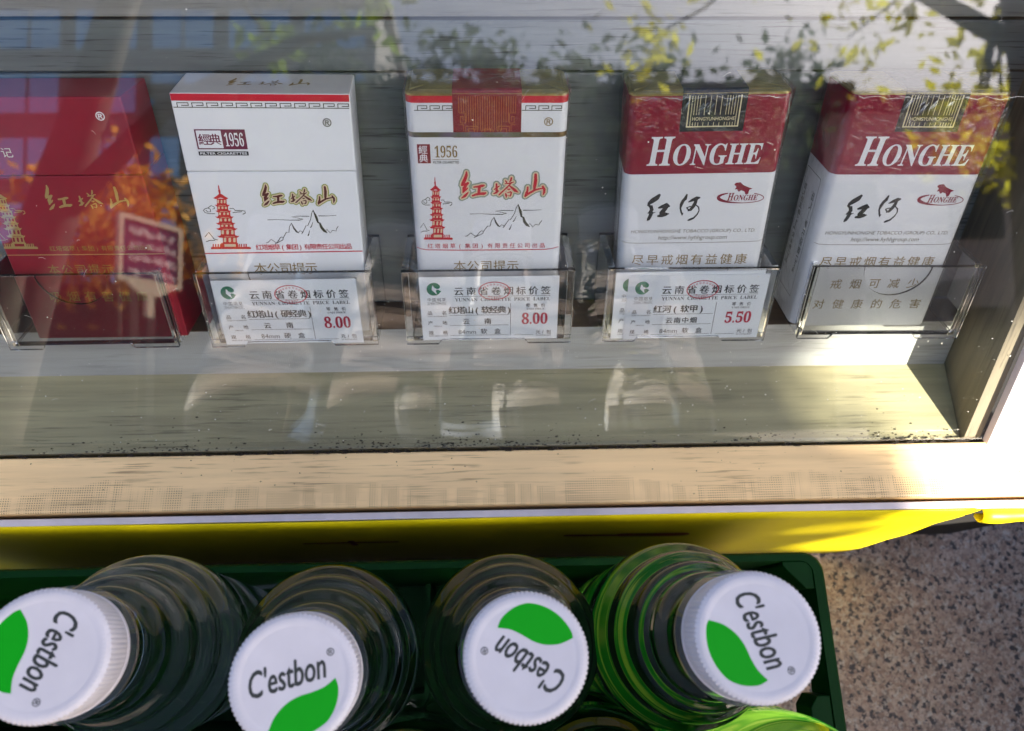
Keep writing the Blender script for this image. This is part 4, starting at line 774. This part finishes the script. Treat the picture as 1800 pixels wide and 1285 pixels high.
def tree(name, label, cat, base, trunk, limbs, clouds, leafm, seed, size, r0=.12, extra=None):
    rn = random.Random(seed); t = thing(name, label, cat, Matrix.Translation(base)); Bv = Vector(base)
    b = MB(); b.tube([Vector(p) - Bv for p in trunk], [r0 * (1 - .5 * q / (len(trunk) - 1)) for q in range(len(trunk))], 10); b.build('trunk', M['bark'], t, smooth=60, k=1)
    for l in limbs:
        b = MB(); b.tube([Vector(p) - Bv for p in l], [r0 * .45 * (1 - .75 * q / (len(l) - 1)) for q in range(len(l))], 8); b.build('limb', M['bark'], t, smooth=60, k=1)
    tw = MB(); b = MB()
    for (c, rad, n) in clouds:
        nc = max(3, n // 60); cl = []
        while len(cl) < nc:
            q = Vector([rn.uniform(-1, 1) for _ in range(3)])
            if q.length < 1: cl.append(Vector((c[0] + q.x * rad[0], c[1] + q.y * rad[1], c[2] + q.z * rad[2])))
        for q in cl:
            e = q + (Vector(trunk[-1]) * .5 + Vector(c) * .5 - q) * .55; m_ = (q + e) / 2 + Vector((rn.uniform(-.08, .08), rn.uniform(-.08, .08), -.05)); tw.tube([q - Bv, m_ - Bv, e - Bv], [.005, .01, .016], 5)
        for _ in range(n):
            q = rn.choice(cl); p = q + Vector([rn.gauss(0, 1) for _ in range(3)]) * min(rad) * .24
            if not lit_gap(p) and p.z > .05: leaf_at(b, p - Bv, size, rn)
    tag(tw.build('twigs', M['bark'], t, k=1), kind='stuff')
    if extra: extra(b, Bv, rn)
    tag(b.build('crown', M[leafm], t, k=1), kind='stuff'); return t
def shade_screen(b, Bv, rn):
    """leaf screen added between the sun and the display case, gaps cut for sunlight"""
    for _ in range(9000):  # leaves added only to shade the case, placed along the sun direction
        s = rn.uniform(-.44, .5); v = rn.uniform(-.2, .42); d = rn.uniform(2.3, 3.1); p = SH * s + SV * v + L * d
        if p.z < .3 or lit_gap(p): continue
        leaf_at(b, p - Bv, .05, rn)
tree('street_tree', 'leafy street tree with an added leaf screen shading the display case', 'tree', (2.75, -3.3, 0), [(2.75, -3.3, 0), (2.7, -3.25, 1.2), (2.78, -3.3, 2.4), (2.7, -3.4, 3.6)],
     [[(2.7, -3.25, 1.2), (2.2, -2.6, 1.55), (1.5, -1.7, 1.7), (1.1, -1.2, 1.45)], [(2.75, -3.3, 1.7), (3.2, -3.1, 2.4), (3.6, -3.4, 3.0)], [(2.75, -3.3, 2.0), (1.9, -3.3, 2.5), (1.3, -3.2, 2.9)]],
     [((2.9, -3.6, 2.5), (1.3, 1.0, .8), 1000), ((1.8, -3.7, 2.75), (1.2, .8, .55), 620), ((2.7, -2.9, 1.35), (.6, .5, .35), 150), ((3.0, -3.7, 1.65), (.6, .5, .45), 300)], 'leaf_y', 3, .048, extra=shade_screen)
tree('plane_tree', 'leaning bare-stemmed tree in front of the apartment block', 'tree', (-1.95, -2.6, 0), [(-1.95, -2.6, 0), (-1.85, -2.75, .8), (-1.68, -2.85, 1.6), (-1.5, -3.0, 2.6)],
     [[(-1.8, -2.78, 1.0), (-1.35, -2.8, 1.5), (-.8, -2.9, 1.85), (-.5, -3.0, 1.95)], [(-1.1, -2.85, 1.68), (-1.25, -3.0, 1.2), (-1.15, -3.1, .9)]],
     [((-1.0, -3.1, 2.0), (.55, .4, .3), 110), ((-1.6, -3.0, 3.0), (.9, .7, .5), 500)], 'leaf_g', 5, .06, r0=.13)
tree('maple_tree', 'small tree with orange leaves on the left side of the street', 'tree', (-2.45, -4.9, 0), [(-2.45, -4.9, 0), (-2.42, -4.9, .6), (-2.45, -4.95, 1.2)], [[(-2.42, -4.9, .7), (-2.2, -4.85, 1.3), (-2.1, -4.9, 1.7)], [(-2.44, -4.9, .9), (-2.8, -4.95, 1.5)]],
     [((-2.5, -4.9, 1.55), (.62, .5, .48), 1500)], 'leaf_o', 8, .05, r0=.05)
tree('added_broad_tree', 'dark-leaved tree added over the dark building to soften its reflected roofline', 'tree', (.9, -8.2, 0), [(.9, -8.2, 0), (.85, -8.2, 1.4), (1.0, -8.25, 2.9)], [[(.86, -8.2, 1.5), (-.6, -8.2, 2.6), (-1.6, -8.3, 3.2)], [(.9, -8.2, 1.7), (2.2, -8.3, 2.7), (3.2, -8.3, 3.3)]],
     [((-.9, -8.3, 3.6), (1.9, 1.2, .75), 1500), ((2.3, -8.3, 3.7), (1.9, 1.2, .85), 1700), ((.7, -8.3, 4.1), (1.6, 1.0, .6), 700)], 'leaf_d', 12, .085, r0=.13)  # added tree, breaks up the roof edge mirrored in the pane
# street sign on a post
sg = thing('street_sign', 'square cream framed blue sign with rows of pale writing on a short post', 'sign', Matrix.Translation((-1.86, -3.85, .0)) @ Matrix.Rotation(R_(116), 4, 'Z') @ Matrix.Diagonal((1.22, 1, 1.03, 1)))
M['shopdark'] = mat('shop_opening', (.02, .02, .022), .6); M['signcream'] = mat('sign_cream', (.88, .78, .58), .5); M['signblue'] = mat('sign_blue', (.012, .02, .10), .4); M['signtext'] = mat('sign_text', (.82, .78, .80), .5)
b = MB(); b.box(-15, 15, -1, 1, 94, 124); b.build('board', M['signblue'], sg, k=.01)
for x0, x1, z0, z1 in ((-17, 17, 124, 126.5), (-17, 17, 91.5, 94), (-17, -15, 94, 124), (15, 17, 94, 124)):
    b = MB(); b.box(x0, x1, -1.6, 1.6, z0, z1); b.build('frame_bar', M['signcream'], sg, k=.01)
b = MB(); b.prism([(-13, 91.4), (-5, 86), (5, 86), (13, 91.4)], -1.5, 1.5, 1); b.build('bracket', M['signcream'], sg, k=.01)
b = MB(); b.box(-1.8, 1.8, -1.5, 1.5, 74, 85.9); b.build('post', M['signcream'], sg, k=.01)
b = MB(); b.box(-2.2, 2.2, -2, 2, 0, 73.95); b.build('stand', M['shopdark'], sg, k=.01)
rn = random.Random(2); b = MB()
for row in range(4):
    x = -13
    while x < 11:
        w = rn.uniform(.5, 1.7); z = 118.5 - row * 7 + rn.uniform(-.9, .9); hh = rn.uniform(.4, 2.2); b.box(x, x + w, -1.25, -1.02, z - hh, z + hh); x += w + rn.choice((.15, .25, .9))
tag(b.build('writing', M['signtext'], sg, k=.01), kind='stuff')
# apartment block
M['render_grey'] = mat('grey_render', (.28, .27, .26), .8, var=.08, vscale=2); M['winglass'] = mat('window_glazing', (.62, .86, 1.0), .05, metal=1.0); M['frame'] = mat('window_frame', (.30, .31, .33), .5)
bl = thing('apartment_building', 'grey apartment block with wide blue windows across the street', 'building', Matrix.Translation((-15.5, -34, 0)))
b = MB(); b.box(-10.5, 10.5, -10, 0, 0, 20.6); b.build('wall', M['render_grey'], bl, k=1); b = MB(); b.box(-10.9, 10.9, -10.3, .4, 20.65, 21.2); b.build('roof', M['render_grey'], bl, k=1)
for fl in range(6):
    for c in range(6):
        x = -8.6 + c * 3.45; z = 2.5 + fl * 3.0
        b = MB(); b.box(x - 1.45, x + 1.45, .01, .10, z - .05, z + 1.95); f = b.build('window', M['frame'], bl, k=1)
        for s in (-1, 1): b = MB(); b.box(x + s * .72 - .64, x + s * .72 + .64, .105, .13, z + .04, z + 1.86); b.build('pane', M['winglass'], f, k=1)
# dark building added opposite to keep the middle of the pane reflection dark
M['shop'] = mat('backdrop_wall', (.05, .045, .04), .8, var=.15, vscale=3); M['tile'] = mat('roof_tile', (.09, .05, .04), .8)
sh = thing('backdrop_building', 'dark two-storey building added across the street to darken the pane reflection', 'building', Matrix.Translation((.6, -11, 0)))
b = MB(); b.box(-5.2, 4.6, -4, 0, 0, 5.0); b.build('wall', M['shop'], sh, k=1); b = MB(); b.prism([(-4.3, 5.02), (.5, 5.02), (.5, 5.15), (-1.9, 5.9)], -5.5, 4.9, 0); b.build('roof', M['tile'], sh, k=1)
for x in (-3.6, -.6, 2.4):
    b = MB(); b.box(x - 1.2, x + 1.2, .01, .06, .15, 2.5); b.build('shutter', M['shopdark'], sh, k=1)
    b = MB(); b.box(x - .8, x + .8, .01, .06, 3.2, 4.4); b.build('window', M['shopdark'], sh, k=1)
bw = thing('screen_wall', 'low dark wall added before the apartment block to block its reflected windows', 'wall', Matrix.Translation((-9, -13, 0)))  # added to keep low window reflections out of the pane
b = MB(); b.box(-7, 5.6, -.3, 0, 0, 2.5); b.build('wall', M['shop'], bw, k=1); b = MB(); b.box(-7.1, 5.7, -.4, .1, 2.52, 2.7); b.build('coping', M['tile'], bw, k=1)
# long pale house to the right, behind the street tree
M['pink'] = mat('pale_render', (.52, .43, .37), .8, var=.06, vscale=2)
hs = thing('house', 'pale house with a sloping roof behind the leafy tree', 'building', Matrix.Translation((14, -19, 0)))
b = MB(); b.box(-6.5, 6, -6, 0, 0, 8.2); b.build('wall', M['pink'], hs, k=1); b = MB(); b.prism([(-6.6, 8.25), (.6, 8.25), (.6, 8.5), (-3, 10.2)], -6.8, 6.3, 0); b.build('roof', M['tile'], hs, k=1)
for x in (-4.5, -1.2, 2.1):
    for z in (1.5, 4.8):
        b = MB(); b.box(x - .7, x + .7, .01, .08, z, z + 1.5); b.build('window', M['shopdark'], hs, k=1)
